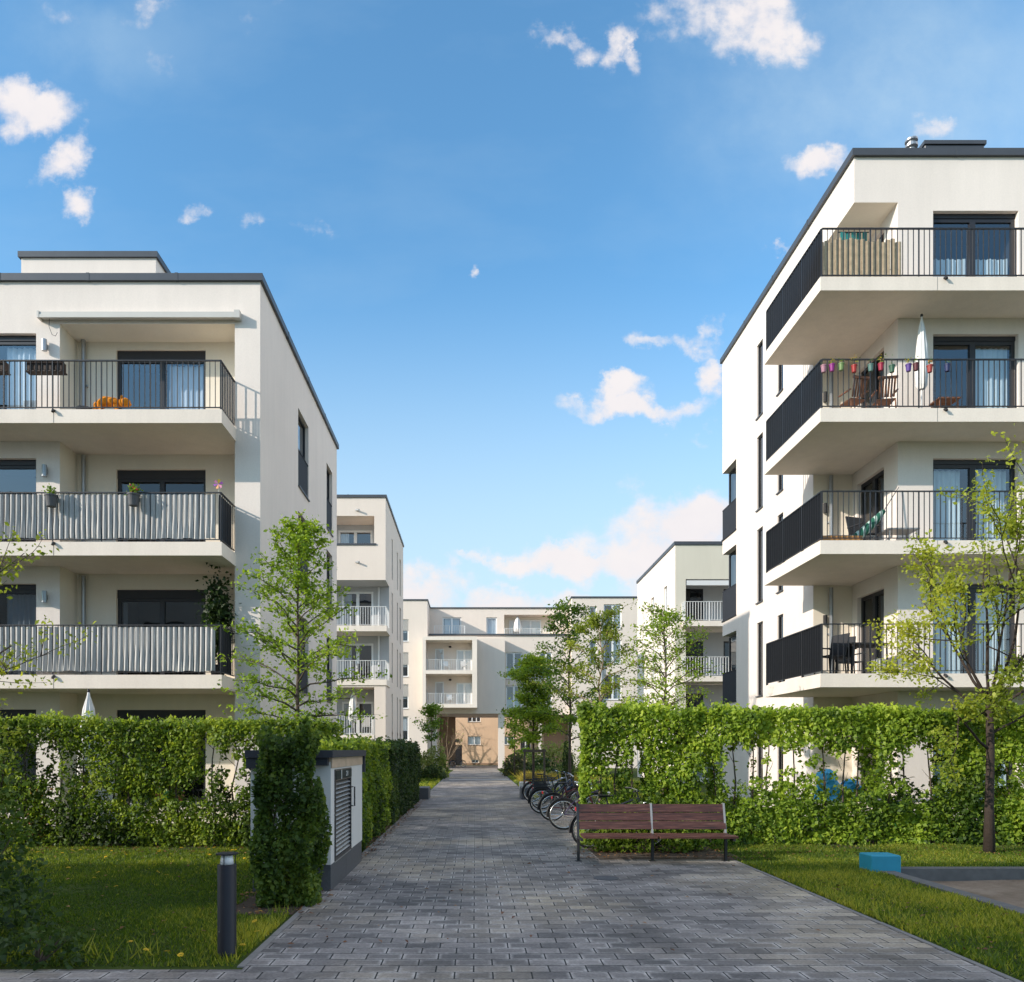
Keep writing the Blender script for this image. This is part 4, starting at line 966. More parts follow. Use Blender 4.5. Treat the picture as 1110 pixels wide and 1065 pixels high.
def litter():
    r = np.random.default_rng(5); P = []
    for x0, y0, x1, y1, n in ((-9, 12.6, -2.9, 13.5, 260), (-8, 7, -2, 12.6, 120), (4.2, 11.6, 12, 13.6, 420), (4.2, 6.5, 5.6, 11.2, 120), (1.6, 12.0, 4.2, 13.6, 420), (-2.8, 7.9, -1.7, 9.3, 160), (-2.1, 12, -1.7, 26, 700), (-1.8, 6.5, 3.9, 12, 90), (-1.7, 12, 1.9, 24, 60)):
        P.append(np.c_[r.uniform(x0, x1, n), r.uniform(y0, y1, n), np.full(n, .03)])
    P = np.concatenate(P); tag(leaves('fallen_leaves', M['litter'], P, .05, r.random(len(P)), None, (0, 0, 4.0)), 'scattered dry brown leaves on lawns and paving edges', 'leaves', kind='stuff')
litter()
def dandelions():
    r = np.random.default_rng(9); proto = None
    spots = [(X(142, 6.6), 6.6), (X(157, 6.3), 6.3), (X(180, 6.25), 6.25), (X(197, 6.2), 6.2), (-2.0, 6.5), (-1.98, 6.9), (X(97, 11.2), 11.2), (X(108, 10.4), 10.4), (X(102, 9.9), 9.9), (X(168, 10.3), 10.3), (X(180, 10.1), 10.1), (X(278, 7.4), 7.4), (X(282, 7.9), 7.9), (-5.2, 12.4), (-6.1, 12.7), (-4.3, 12.2), (-5.8, 11.9), (-7.1, 12.3), (X(74, 10.7), 10.7), (X(127, 9.2), 9.2)]+[(float(a_), float(b_)) for a_, b_ in zip(r.uniform(-8.2, -2.9, 34), 12.9-np.abs(r.normal(0, .75, 34)))]
    for i, (x, y) in enumerate(spots):
        if proto is None:
            t = thing('dandelion', 'yellow dandelion flower in the left lawn', 'flower', (0, 0, 0), group='dandelions in the left lawn'); proto = t
            s = MB(); s.tube([(0, 0, 0), (.005, 0, .05), (.0, .004, .085)], .003, 5); s.build('stem', M['whiterail'] if False else colour('stem_green', (.08, .15, .03)), t, local=True)
            h = MB()
            for k in range(26):
                a = k*2.399; q = .026*math.sqrt(k/26); z = .088+.012*(1-k/26); e = q+.012
                h.quad((q*math.cos(a)*.5, q*math.sin(a)*.5, z), (e*math.cos(a-.25), e*math.sin(a-.25), z+.002), (e*1.15*math.cos(a), e*1.15*math.sin(a), z), (e*math.cos(a+.25), e*math.sin(a+.25), z+.002))
            h.build('flower_head', colour('dandelion_yellow', (.75, .47, .01)), t, local=True)
        else: t = copy_tree(proto)
        t.location = (x, y, .02+r.uniform(-.01, .01)); t.rotation_euler = (r.normal(0, .2), r.normal(0, .2), r.uniform(0, 6)); t.scale = (r.uniform(.5, .8),)*3
dandelions()

# ================================================================== STREET FURNITURE
def bollard():
    t = thing('bollard_light', 'black round bollard lamp with flat cap on the left lawn corner', 'bollard', (X(246, 6.42), 6.42, 0)); R = .078
    s = MB(); s.lathe([(R+.003, 0), (R+.003, .01), (R, .015), (R, .775), (R-.004, .78), (.03, .781)], n=28); s.build('post', M['bollard'], t, True, True)
    s = MB(); s.lathe([(.058, .78), (.046, .862)], n=24); s.build('lens', M['lamp'], t, True, True)
    s = MB(); s.lathe([(.05, .86), (.092, .864), (.092, .874), (.02, .880)], n=28); s.build('cap', M['bollard'], t, False, True)
    s = MB()
    for k in range(3):
        a = k*2.094+.5; s.tube([(.07*math.cos(a), .07*math.sin(a), .775), (.07*math.cos(a), .07*math.sin(a), .868)], .004, 5)
    s.build('strut', M['bollard'], t, False, True)
    s = MB(); s.lathe([(.009, 0), (.009, .004)], (-R*.55, -R*.86, .22), 8); s.build('screw', M['chrome'], t, False, True)
bollard()

def text_mesh(txt, size, mat, parent, loc, rot, name='lettering'):
    cu = bpy.data.curves.new('text', 'FONT'); cu.body = txt; cu.size = size; cu.extrude = .0015; cu.align_x = 'CENTER'; cu.align_y = 'CENTER'
    o = bpy.data.objects.new('text', cu); COL.objects.link(o); bpy.context.view_layer.update()
    me = bpy.data.meshes.new_from_object(o.evaluated_get(bpy.context.evaluated_depsgraph_get())); bpy.data.objects.remove(o)
    me.transform(Matrix.Translation(Vector(loc)-root_loc(parent)) @ Euler(rot).to_matrix().to_4x4() @ Matrix.Diagonal((1.9, 1, 1, 1))); me.materials.clear(); me.materials.append(mat)
    n = bpy.data.objects.new(name, me); COL.objects.link(n); n.parent = parent; return n

def utility_box():
    x0, x1, y0, y1 = -2.76, -1.775, 9.30, 11.88
    t = thing('utility_box', 'white rendered utility box with black louvred door and dark roof beside the path', 'utility box', ((x0+x1)/2, (y0+y1)/2, 0))
    s = MB(); s.box(x0+.02, y0+.02, 0, x1-.004, (y0+y1)/2-.15, .335); s.box(x0+.02, (y0+y1)/2-.145, 0, x1-.004, y1-.02, .335); s.build('plinth', M['granite'], t)
    w = MB(); E = east(x1); dy0, dy1, dz0, dz1 = 9.54, 10.78, .345, 1.50
    wall(w, E, y0, y1, .335, 1.52, [(dy0, dy1, dz0, dz1)], .06); wall(w, west(x0), y0, y1, .335, 1.60); wall(w, south(y0), x0, x1, .335, 1.60); wall(w, Fr((0, y1), (1, 0), (0, 1)), x0, x1, .335, 1.60)
    w.build('wall', M['boxpaint'], t)
    g = MB(); E.box(g, dy0-.01, dy1+.01, -.01, .006, .322, .343); g.build('sill', M['zinc'], t)
    f = MB()
    for k in range(5):
        a = y0+.03+(y1-y0-.06)*k/5; E.box(f, a, y0+.03+(y1-y0-.06)*(k+1)/5-.004, -.03, .012, 1.523, 1.655)
    f.build('fascia', simple('weathered_wood', (.52, .39, .28), .8, 0, .3, 6), t)
    E2 = MB(); E2.box(x0-.03, y0-.14, 1.655, x1+.05, y1+.10, 1.745); E2.box(x0-.02, y0-.12, 1.52, x0+.3, y0-.005, 1.654); E2.box(x0+.3, y0-.10, 1.56, x1-.02, y0-.006, 1.654); E2.box(x1-.03, y1+.005, 1.40, x1+.04, y1+.09, 1.655)
    E2.build('roof', M['bitumen'], t)
    d = MB(); fw = .045
    E.box(d, dy0, dy1, -.05, -.045, dz0, dz1); E.box(d, dy0, dy0+fw, -.045, .014, dz0, dz1); E.box(d, dy1-fw, dy1, -.045, .014, dz0, dz1); E.box(d, dy0+fw, dy1-fw, -.045, .012, dz0, dz0+fw); E.box(d, dy0+fw, dy1-fw, -.045, .012, 1.355, dz1)
    dr = d.build('door', M['louvre'], t)
    b = MB(); n = 17
    for k in range(n):
        z = dz0+fw+.012+(1.345-dz0-fw)*k/n
        b.add([E.p(dy0+fw, .010, z), E.p(dy1-fw, .010, z), E.p(dy1-fw, -.040, z+.036), E.p(dy0+fw, -.040, z+.036)], [(0, 1, 2, 3)])
    b.build('louvre', M['palemetal'], dr)
    h = MB(); h.tube([E.p(dy1+.05, .0, .95), E.p(dy1+.05, .05, .95), E.p(dy1+.05, .05, 1.22), E.p(dy1+.05, .0, 1.22)], .012, 6); h.build('handle', M['louvre'], dr)
    p = MB(); E.box(p, dy0+.03, dy1-.02, .0125, .020, 1.372, 1.482); sg = p.build('sign', M['signgreen'], dr)
    l = MB(); E.box(l, 9.93, 9.955, .0205, .024, 1.365, 1.49); l.build('divider', M['letter'], dr)
    text_mesh('21', .095, M['letter'], dr, E.p(10.38, .022, 1.427), (math.pi/2, 0, math.pi/2))
utility_box()

def bench():
    y = 11.42; x0, x1 = 1.62, 3.96
    t = thing('park_bench', 'long double park bench of dark red brown planks on black steel legs', 'bench', ((x0+x1)/2, y+.2, 0)); xm = (x0+x1)/2-.01
    for (a, b) in ((x0+.02, xm-.012), (xm+.012, x1-.02)):
        s = MB()
        for k in range(4):
            yy = y+.02+k*.105; s.bbox(a+RNG.uniform(-.01, .01), yy, .405+k*.003, b+(.05 if b > 3 and k < 2 else 0), yy+.092, .440+k*.003, .006)
        s.build('seat', M['bench'], t)
        s = MB()
        for k in range(3):
            z = .505+k*.132; yy = y+.45+k*.035
            s.add([(a, yy, z), (b, yy, z), (b, yy+.033, z+.122), (a, yy+.033, z+.122), (a, yy+.03, z-.006), (b, yy+.03, z-.006), (b, yy+.063, z+.116), (a, yy+.063, z+.116)], [(0, 1, 2, 3), (7, 6, 5, 4), (0, 4, 5, 1), (3, 2, 6, 7), (0, 3, 7, 4), (1, 5, 6, 2)])
        s.build('backrest', M['bench'], t)
    for xx in (x0, xm, x1-.03):
        s = MB(); w = .02
        s.box(xx-w, y+.42, .0, xx+w, y+.47, .40); s.box(xx-w+.002, y+.03, .365, xx+w-.002, y+.42, .398); s.box(xx-.05, y+.38, .0, xx+.05, y+.50, .014); s.build('leg', M['blackplastic'], t)
        s = MB(); s.add([(xx-.016, y+.43, .40), (xx+.016, y+.43, .40), (xx+.016, y+.545, .905), (xx-.016, y+.545, .905), (xx-.016, y+.49, .40), (xx+.016, y+.49, .40), (xx+.016, y+.60, .905), (xx-.016, y+.60, .905)], [(0, 1, 2, 3), (7, 6, 5, 4), (0, 4, 5, 1), (3, 2, 6, 7), (0, 3, 7, 4), (1, 5, 6, 2)])
        s.build('back_post', M['rail'] if xx < 2 else M['palemetal'], t)
bench()

def cube_seat():
    t = MB(); a = .42
    for (x, y, z) in ((5.62, 10.72, .0),): t.bbox(x, y, -.05, x+.42, y+.36, .25, .012)
    tag(t.build('cube_seat', M['cube'], origin=(5.83, 10.9, 0)), 'turquoise painted block at the corner of the sand pit', 'block')
cube_seat()
def planters():
    for lab, x in (('dark granite block at the end of the left path hedge', -2.05), ('dark granite block at the far end of the bicycle row', 1.62)):
        s = MB(); s.bbox(x, 26.5, 0, x+.42, 27.6, .42, .02); tag(s.build('granite_block', M['granite'], origin=(x+.21, 27, 0)), lab, 'block')
    s = MB(); s.bbox(1.98, 33.6, 0, 5.2, 34.0, .32, .02); tag(s.build('low_wall', M['whitestone'], origin=(3.6, 33.8, 0)), 'low white stone wall in front of the yellow grasses', 'wall')
    c = MB(); c.lathe([(.17, .009), (.17, .014), (.155, .014), (.155, .012), (.01, .012)], n=28); tag(c.build('drain_cover', M['granite'], origin=(0, 0, 0)), 'small round dark drain cover in the plaza before the bench', 'drain cover').location = (X(657, 10.25), 10.25, .001)
planters()
def stakes():
    t = thing('tree_stake', 'dark three post timber frame holding the egg shaped young tree', 'tree stakes', (2.25, 29.2, 0))
    for (a, b) in ((-.38, -.3), (.42, -.3), (.02, .45)):
        s = MB(); s.tube([(2.25+a, 29.2+b, 0), (2.25+a*.92, 29.2+b*.92, 1.78)], .038, 8); s.build('post', M['stake'], t)
    s = MB(); s.box(2.25-.42, 29.2-.34, 1.66, 2.25+.46, 29.2-.31, 1.76); s.build('crossbar', M['stake'], t)
stakes()

def bike(name_label, base, rz, col, mud='blackplastic', basket=False, child=False, group='bicycles parked in a row beside the path', lean=.06, tyre='tyre'):
    t = thing('bicycle', name_label, 'bicycle', base, rz, group); t.rotation_euler = (lean, 0, rz)
    R = .335; Lw = 1.06; fc = simple('bike_'+'_'.join('%d' % int(c*100) for c in col), col, .35, .2, .08)
    for x in (0, Lw):
        w = MB(); w.torus(R-.018, .018, (x, 0, R), 40, 8); wh = w.build('wheel', M[tyre], t, True, True)
        w = MB(); w.torus(R-.046, .013, (x, 0, R), 40, 6, flat=1.0); w.build('rim', M['chrome'], wh, True, True)
        w = MB()
        for k in range(24):
            a = k*math.pi/12; sgn = 1 if k % 2 else -1; w.tube([(x+.02*math.cos(a+.5*sgn), .022*sgn, R+.02*math.sin(a+.5*sgn)), (x+(R-.05)*math.cos(a), 0, R+(R-.05)*math.sin(a))], .0018, 3, False)
        w.build('spokes', M['chrome'], wh, False, True)
        w = MB(); w.tube([(x, -.05, R), (x, .05, R)], .022, 10); w.build('hub', M['chrome'], wh, False, True)
        m = MB(); m.torus(R+.022, .022, (x, 0, R), 20, 6, .35 if x == 0 else .9, 3.3 if x == 0 else 2.9, 1.3); m.build('mudguard', M[mud] if mud in M else fc, t, True, True)
    bb = (.46, 0, .30); seat = (.30, 0, .84); hd = (.86, 0, .90); hb = (.895, 0, .72)
    f = MB(); f.tube([bb, seat], .016, 8); f.tube([bb, hb], .02, 8); f.tube([(.315, 0, .70), hd] if not basket else [(.40, 0, .48), hd], .017, 8); f.tube([hd, hb], .021, 8)
    for s in (-.045, .045): f.tube([(0, s, R), (.40, s*.5, .31), bb], .010, 6); f.tube([(0, s, R), (.31, s*.4, .72)], .009, 6)
    f.build('frame', fc, t, False, True)
    f = MB()
    for s in (-.05, .05): f.tube([(.895, s*.6, .70), (.95, s, .52), (Lw, s, R)], .012, 6)
    f.tube([(.895, -.04, .70), (.895, .04, .70)], .018, 8); f.tube([(.90, 0, .69), (.835, 0, 1.02)], .013, 8); f.build('fork', fc, t, False, True)
    h = MB(); h.tube([(.74, -.29, 1.05), (.80, -.24, 1.05), (.86, -.1, 1.03), (.84, 0, 1.02), (.86, .1, 1.03), (.80, .24, 1.05), (.74, .29, 1.05)], .012, 8); h.build('handlebar', M['chrome'], t, False, True)
    for s in (-1, 1):
        g = MB(); g.tube([(.80, s*.24, 1.05), (.70, s*.305, 1.05)], .018, 8); g.build('grip', M['blackplastic'], t, False, True)
    sd = MB(); sd.tube([seat, (.285, 0, .92)], .013, 8)
    sd.add([(.14, -.09, .955), (.14, .09, .955), (.30, .055, .95), (.42, .018, .945), (.42, -.018, .945), (.30, -.055, .95), (.15, -.07, .92), (.15, .07, .92), (.30, .03, .92), (.41, .012, .925), (.41, -.012, .925), (.30, -.03, .92)],
           [(0, 5, 2, 1), (5, 4, 3, 2), (6, 7, 8, 11), (11, 8, 9, 10), (0, 1, 7, 6), (1, 2, 8, 7), (2, 3, 9, 8), (3, 4, 10, 9), (4, 5, 11, 10), (5, 0, 6, 11)]); sd.build('saddle', M['blackplastic'], t, False, True)
    ck = MB(); ck.torus(.085, .006, (.46, -.055, .30), 24, 5); ck.tube([(.46, -.07, .30), (.56, -.08, .17)], .010, 6); ck.tube([(.46, .07, .30), (.36, .08, .43)], .010, 6); ck.box(.51, -.15, .155, .61, -.07, .18); ck.box(.31, .07, .42, .41, .15, .445); ck.build('crank', M['louvre'], t, False, True)
    ch = MB(); ch.tube([(0, -.055, R+.035), (.46, -.055, .385)], .006, 5); ch.tube([(0, -.055, R-.035), (.46, -.055, .215)], .006, 5); ch.build('chain', M['louvre'], t, False, True)
    rk = MB(); rk.box(-.22, -.06, .735, .25, -.045, .75); rk.box(-.22, .045, .735, .25, .06, .75); rk.box(-.22, -.045, .737, -.2, .045, .748); rk.box(.0, -.045, .737, .02, .045, .748)
    for s in (-.055, .055): rk.tube([(0, s, R+.02), (-.1, s, .735)], .006, 5)
    rk.build('rack', M['blackplastic'], t, False, True)
    rl = MB(); rl.box(-.262, -.045, .675, -.245, .045, .735); rl.build('rear_light', colour('red_lens', (.55, .015, .02), .25), t, False, True)
    fl = MB(); fl.ell((.98, 0, .80), (.045, .04, .04), 10, 6); fl.build('headlight', M['chrome'], t, True, True)
    if basket:
        b = MB()
        for k in range(9): a = -.17+.0425*k; b.box(-.24, a-.003, .75, .16, a+.003, .758)
        for z in (.80, .87, .95):
            b.box(-.25, -.18, z, .17, -.174, z+.008); b.box(-.25, .174, z, .17, .18, z+.008); b.box(-.25, -.173, z, -.244, .173, z+.008); b.box(.164, -.173, z, .17, .173, z+.008)
        for k in range(9):
            a = -.25+.052*k
            b.box(a, -.182, .75, a+.006, -.176, .955); b.box(a, .176, .75, a+.006, .182, .955)
        b.build('basket', M['rail'], t, False, True)
    return t
bike('black bicycle nearest the bench, only its dark rear wheel showing past the hedge', (2.03, 13.42, 0), .04, (.03, .03, .035))
bike('bicycle with white rimmed rear wheel, second from the bench, purple and silver frame', (1.93, 16.5, 0), -.03, (.05, .03, .08), lean=-.05)
bike('bicycle with a dark red frame and red rear light, third from the bench', (1.90, 18.6, 0), .10, (.07, .010, .012), mud='blackplastic')
bike('black bicycle with rear basket, fourth from the bench', (1.82, 20.7, 0), -.06, (.025, .025, .03), basket=True)
bike('dark blue bicycle behind the black basket bicycle', (1.95, 22.2, 0), .05, (.03, .05, .12), basket=True, lean=.1)
bike('silver bicycle second from the far granite block', (1.98, 23.7, 0), -.08, (.35, .36, .38))
bike('dark green bicycle closest to the far granite block', (1.92, 25.3, 0), .07, (.02, .07, .05), basket=True)
bike('dark bicycle leaning beside the passage left wall far down the path', (-2.2, 74.5, 0), .3, (.05, .03, .03), group='bicycles by the far passage', lean=.1)
bike('bicycle standing by the white column base at the far passage', (3.0, 71.0, 0), .2, (.05, .05, .06), group='bicycles by the far passage')

# ================================================================== BALCONY AND GARDEN THINGS
def stripes_mat():
    m, nt, b = new_mat('striped_cloth'); L = nt.links.new
    ge = N(nt, 'ShaderNodeNewGeometry'); sp = N(nt, 'ShaderNodeSeparateXYZ'); L(ge.outputs['Position'], sp.inputs[0])
    ml = N(nt, 'ShaderNodeMath', operation='MULTIPLY'); L(sp.outputs['X'], ml.inputs[0]); ml.inputs[1].default_value = 2*math.pi/.117
    no = N(nt, 'ShaderNodeTexNoise'); no.inputs['Scale'].default_value = 3; L(ge.outputs['Position'], no.inputs['Vector'])
    ma = N(nt, 'ShaderNodeMath', operation='MULTIPLY_ADD'); L(no.outputs['Fac'], ma.inputs[0]); ma.inputs[1].default_value = 1.6; L(ml.outputs[0], ma.inputs[2])
    si = N(nt, 'ShaderNodeMath', operation='SINE'); L(ma.outputs[0], si.inputs[0])
    mr = N(nt, 'ShaderNodeMapRange'); mr.inputs[1].default_value = -.35; mr.inputs[2].default_value = .1; L(si.outputs[0], mr.inputs[0])
    mx = N(nt, 'ShaderNodeMix', data_type='RGBA'); mx.inputs[6].default_value = (.38, .37, .36, 1); mx.inputs[7].default_value = (.74, .70, .64, 1); L(mr.outputs[0], mx.inputs[0]); L(mx.outputs[2], b.inputs['Base Color'])
    b.inputs['Roughness'].default_value = .85
    return m
M['cloth'] = stripes_mat()
def screen(label, f, seed):
    r = np.random.default_rng(seed); t = thing('privacy_screen', label, 'privacy screen', (-11, 16.38, f)); s = MB(); x0, x1 = -16.4, -5.60; dx = .0167; nx = int((x1-x0)/dx); nz = 9; w = Wave(seed, 2.0); w2 = Wave(seed+1, 9.)
    ph = np.cumsum(r.normal(0, .05, nx+1)); G = []
    for i in range(nx+1):
        x = x0+dx*i; col = []
        for j in range(nz+1):
            q = j/nz; z = f+.075+q*.955
            bl = .5-.5*math.cos(2*math.pi*(x+16.49)/.11702)
            sag = 1+.9*(1-q)**2+.35*float(w(np.array([[x, 0, z*.6]]))[0])
            y = 16.346-.040*bl**.8*sag*.8+.010*float(w2(np.array([[x*2, 0, z*.8]]))[0])*(1-q)+.004*math.sin(ph[i]*3)
            sh = .022*(1-q)**2*float(w(np.array([[x*.7, 5, 0]]))[0])
            col.append((x+sh*bl, min(y, 16.348), z+(.012*math.sin(x*9+2*math.sin(x*3)) if j == 0 else 0)))
        G.append(col)
    for i in range(nx):
        for j in range(nz): s.quad(G[i][j], G[i+1][j], G[i+1][j+1], G[i][j+1])
    s.build('cloth', M['cloth'], t, smooth=True)
    p = MB(); p.box(-5.55, 16.38, f+.07, -5.542, 17.22, f+1.05); p.build('side_cloth', M['railpanel'], t)
screen('grey and white striped cloth screen on the left block third storey balcony, below pots', 6.23, 301)
screen('grey and white striped cloth screen on the lower balcony of the left block', 3.37, 302)

def plant_blob(parent, c, r, n, mat, size, seed, name='foliage', zs=1.0):
    q = np.random.default_rng(seed); P = q.normal(0, .45, (n, 3))*np.array([r, r, r*zs])+np.array(c); P[:, 2] = np.maximum(P[:, 2], c[2]-r*zs)
    leaves(name, mat, P, size, np.clip(q.normal(.5, .2, n), 0, 1), parent, (0, -.2, .6))
def flowers(parent, c, r, n, col, size, seed):
    q = np.random.default_rng(seed); s = MB()
    for k in range(n):
        p = Vector(c)+Vector(q.normal(0, .5, 3))*r; s.ell(p, (size, size, size*.8), 7, 5)
    s.build('blossom', col, parent)
def pot(label, c, R, h, mat, n=60, pl=None, fl=None, seed=1, group=None, zs=1.0, pr=None, rail=False):
    t = thing('flower_pot', label, 'flower pot', c, group=group); s = MB()
    s.lathe([(R*.72, 0), (R*.95, h*.86), (R*1.06, h*.87), (R*1.06, h), (R*.92, h), (R*.88, h*.9), (.005, h*.9)], c, 18); s.build('pot', mat, t, False)
    if rail:
        b = MB(); b.box(c[0]-.012, c[1], c[2]+h*.8, c[0]+.012, c[1]+.075, c[2]+h*.84); b.build('hook', M['rail'], t)
    if n: plant_blob(t, (c[0], c[1], c[2]+h+(pr or R)*.7*zs), pr or R, n, pl or M['leaf_mid'], R*.55, seed, zs=zs)
    if fl: flowers(t, (c[0], c[1], c[2]+h+(pr or R)*.9*zs), (pr or R)*.7, fl[1], fl[0], R*.16, seed+1)
    return t
YEL = colour('petal_yellow', (.75, .50, .03)); RED = colour('petal_red', (.55, .03, .03)); PNK = colour('petal_pink', (.62, .20, .35)); ORG = colour('petal_orange', (.75, .22, .03)); PUR = colour('petal_purple', (.30, .08, .40))
# left block
pot('dark grey pot with small succulent on the striped balcony rail, left one', (X(56, 16.2), 16.18, 6.95), .125, .25, M['potgrey'], 60, seed=401, rail=True)
pot('dark grey pot with red flowers on the striped balcony rail, right one', (X(145, 16.2), 16.18, 6.97), .125, .25, M['potgrey'], 80, fl=(RED, 16), seed=403, rail=True)
def pinwheel():
    t = thing('garden_windmill', 'small purple and yellow toy windmill flower above the striped balcony corner', 'windmill', (X(237, 16.45), 16.45, 6.23)); x = X(237, 16.45)
    s = MB(); s.tube([(x, 16.45, 6.3), (x, 16.45, 7.52)], .006, 5); s.build('stick', M['whiterail'], t)
    for k, m in enumerate((PUR, YEL, PNK, PUR, ORG, PNK)):
        a = k*1.047; b = MB(); b.add([(x, 16.43, 7.52), (x+.11*math.cos(a), 16.43, 7.52+.11*math.sin(a)), (x+.10*math.cos(a+.6), 16.41, 7.52+.10*math.sin(a+.6))], [(0, 1, 2)]); b.build('petal', m, t)
pinwheel()
def planter_row(label, px0, px1):
    x0, x1 = X(px0, 16.4), X(px1, 16.4); t = thing('planter_box', label, 'planter box', ((x0+x1)/2, 16.45, 9.95)); n = 5; w = (x1-x0)/n
    for k in range(n):
        s = MB(); a = x0+k*w; s.box(a+.01, 16.38, 9.97, a+w-.01, 16.55, 9.985)
        for (p, q, r_, u) in ((a+.008, 16.378, a+.02, 16.552), (a+w-.02, 16.378, a+w-.008, 16.552), (a+.021, 16.376, a+w-.021, 16.39), (a+.021, 16.54, a+w-.021, 16.554)): s.box(p, q, 9.986, r_, u, 10.17)
        s.build('crate', M['darkwood'], t)
    s = MB(); s.box(x0-.02, 16.37, 9.945, x1+.02, 16.56, 9.968); s.build('shelf', M['darkwood'], t)
planter_row('dark brown row of small wooden planter crates on the upper left balcony rail', 29, 68)
planter_row('dark wooden planter crates on the upper balcony rail at the photo left edge', -30, 6)
def toy():
    d = 16.56; x = X(122, d); z = 9.08; m = colour('orange_plush', (.80, .26, .01), .9); t = thing('soft_toy', 'bright orange soft toy animal lying on the upper left balcony', 'soft toy', (x, d, z))
    s = MB(); s.tube([(x-.38, d, z+.04), (x-.33, d, z+.18), (x-.16, d, z+.29), (x+.06, d, z+.27), (x+.2, d, z+.22)], [.05, .10, .115, .10, .07], 12)
    s.build('body', m, t, True)
    s = MB(); s.ell((x+.28, d-.03, z+.25), (.13, .10, .11)); s.ell((x+.38, d-.05, z+.21), (.055, .05, .045)); s.build('head', m, t, True)
    for a in (-.06, .07):
        s = MB(); s.ell((x+.24, d+a-.03, z+.35), (.03, .02, .045), 8, 6); s.build('ear', m, t, True)
    for a in (-.25, .10):
        s = MB(); s.tube([(x+a, d-.06, z+.18), (x+a+.04, d-.1, z+.03), (x+a+.12, d-.12, z+.03)], [.05, .045, .035], 8); s.build('leg', m, t, True)
toy()
s_ = MB(); s_.lathe([(.13, 0), (.19, .10), (.17, .12), (.12, .09), (.01, .08)], n=16); tag(s_.build('bowl', M['potgrey'], origin=(0, 0, 0)), 'dark bowl on the upper left balcony floor beside the orange toy', 'bowl').location = (X(91, 16.5), 16.55, 9.09)
def corner_plant():
    c = (-5.85, 17.2, 3.37); t = thing('potted_plant', 'tall dark potted plant in the corner of the lower left balcony', 'plant', c); s = MB(); s.lathe([(.13, 0), (.18, .3), (.16, .3), (.01, .28)], c, 16); s.build('pot', M['potgrey'], t)
    s = MB(); s.tube([c, (c[0]+.03, c[1], c[2]+1.0), (c[0], c[1], c[2]+1.8)], [.02, .015, .006], 5); s.build('stem', M['bark'], t)
    q = np.random.default_rng(8); P = q.normal(0, 1, (2000, 3))*np.array([.15, .15, .42])+np.array([c[0], c[1], c[2]+1.35]); leaves('foliage', M['leaf_dark'], P, .10, np.clip(q.normal(.15, .15, 2000), 0, 1), t)
corner_plant()

def parasol(label, c, h, R=.13, seed=1):
    t = thing('parasol', label, 'parasol', c); s = MB(); s.tube([c, (c[0], c[1], c[2]+h)], .018, 8); s.build('pole', M['whitemetal'], t)
    s = MB(); n = 32; vs = []; r = np.random.default_rng(seed); prof = [(.30, .55), (.345, 1.0), (.50, 1.1), (.72, .85), (.88, .55), (.97, .16), (1.0, .10)]
    for z, k in prof:
        for i in range(n):
            a = 2*math.pi*i/n; q = R*k*(1+.22*math.cos(8*a)+.06*r.normal()); vs.append((c[0]+q*math.cos(a), c[1]+q*math.sin(a), c[2]+h*z))
    fs = [(j*n+i, j*n+(i+1) % n, (j+1)*n+(i+1) % n, (j+1)*n+i) for j in range(len(prof)-1) for i in range(n)]+[tuple(range((len(prof)-1)*n, len(prof)*n))]
    s.add(vs, fs); s.build('canopy', M['parasol'], t, True)
    s = MB(); s.lathe([(.24, 0), (.24, .05), (.05, .09), (.03, .12)], c, 20); s.build('base', M['kerbstone'], t); s = MB(); s.ell((c[0], c[1], c[2]+h+.01), (.03, .03, .04), 8, 6); s.build('finial', M['blackplastic'], t)
parasol('closed white parasol poking above the left hedge in the garden', (X(96, 15.3), 15.3, 0), 2.93, .17, 2)
parasol('closed white parasol standing among potted flowers on a right block balcony', (X(999, 16.95), 16.95, 9.12), 2.35, .105, 3)
parasol('closed white parasol on the low loggia of the beige block', (X(383, 40.0), 40.0, 2.53), 2.35, .20, 4)
parasol('closed white parasol on the roof terrace of the far block', (X(561, 74.6), 74.6, 12.7), 2.2, .30, 5)

def chair(label, c, rz, mat, group=None, kind='slat'):
    t = thing('chair', label, 'chair', c, rz, group, .88 if mat == 'chairwood' else 1.0); m = M[mat]
    s = MB()
    for k in range(6): s.box(-.22, -.20+k*.07, .43, .22, -.145+k*.07, .45)
    s.build('seat', m, t, False, True)
    b = MB()
    if kind == 'slat':
        for k in range(6):
            a = -.19+k*.068; b.add([(a, .20, .48), (a+.045, .20, .48), (a+.045, .30, .92), (a, .30, .92), (a, .215, .48), (a+.045, .215, .48), (a+.045, .315, .92), (a, .315, .92)], [(0, 1, 2, 3), (7, 6, 5, 4), (0, 4, 5, 1), (3, 2, 6, 7), (0, 3, 7, 4), (1, 5, 6, 2)])
        b.box(-.23, .29, .90, .23, .325, .96)
    else:
        b.add([(-.22, .2, .46), (.22, .2, .46), (.24, .30, .95), (-.24, .30, .95), (-.22, .23, .46), (.22, .23, .46), (.24, .33, .95), (-.24, .33, .95)], [(0, 1, 2, 3), (7, 6, 5, 4), (0, 4, 5, 1), (3, 2, 6, 7), (0, 3, 7, 4), (1, 5, 6, 2)])
    b.build('backrest', m, t, False, True)
    for sx in (-1, 1):
        for sy in (-1, 1):
            l = MB(); l.tube([(sx*.21, sy*.19, .44), (sx*.22, sy*.24, 0)], .017, 6); l.build('leg', m, t, False, True)
        a = MB(); a.box(sx*.25-.02, -.2, .64, sx*.25+.02, .24, .665); a.build('armrest', m, t, False, True)
    return t
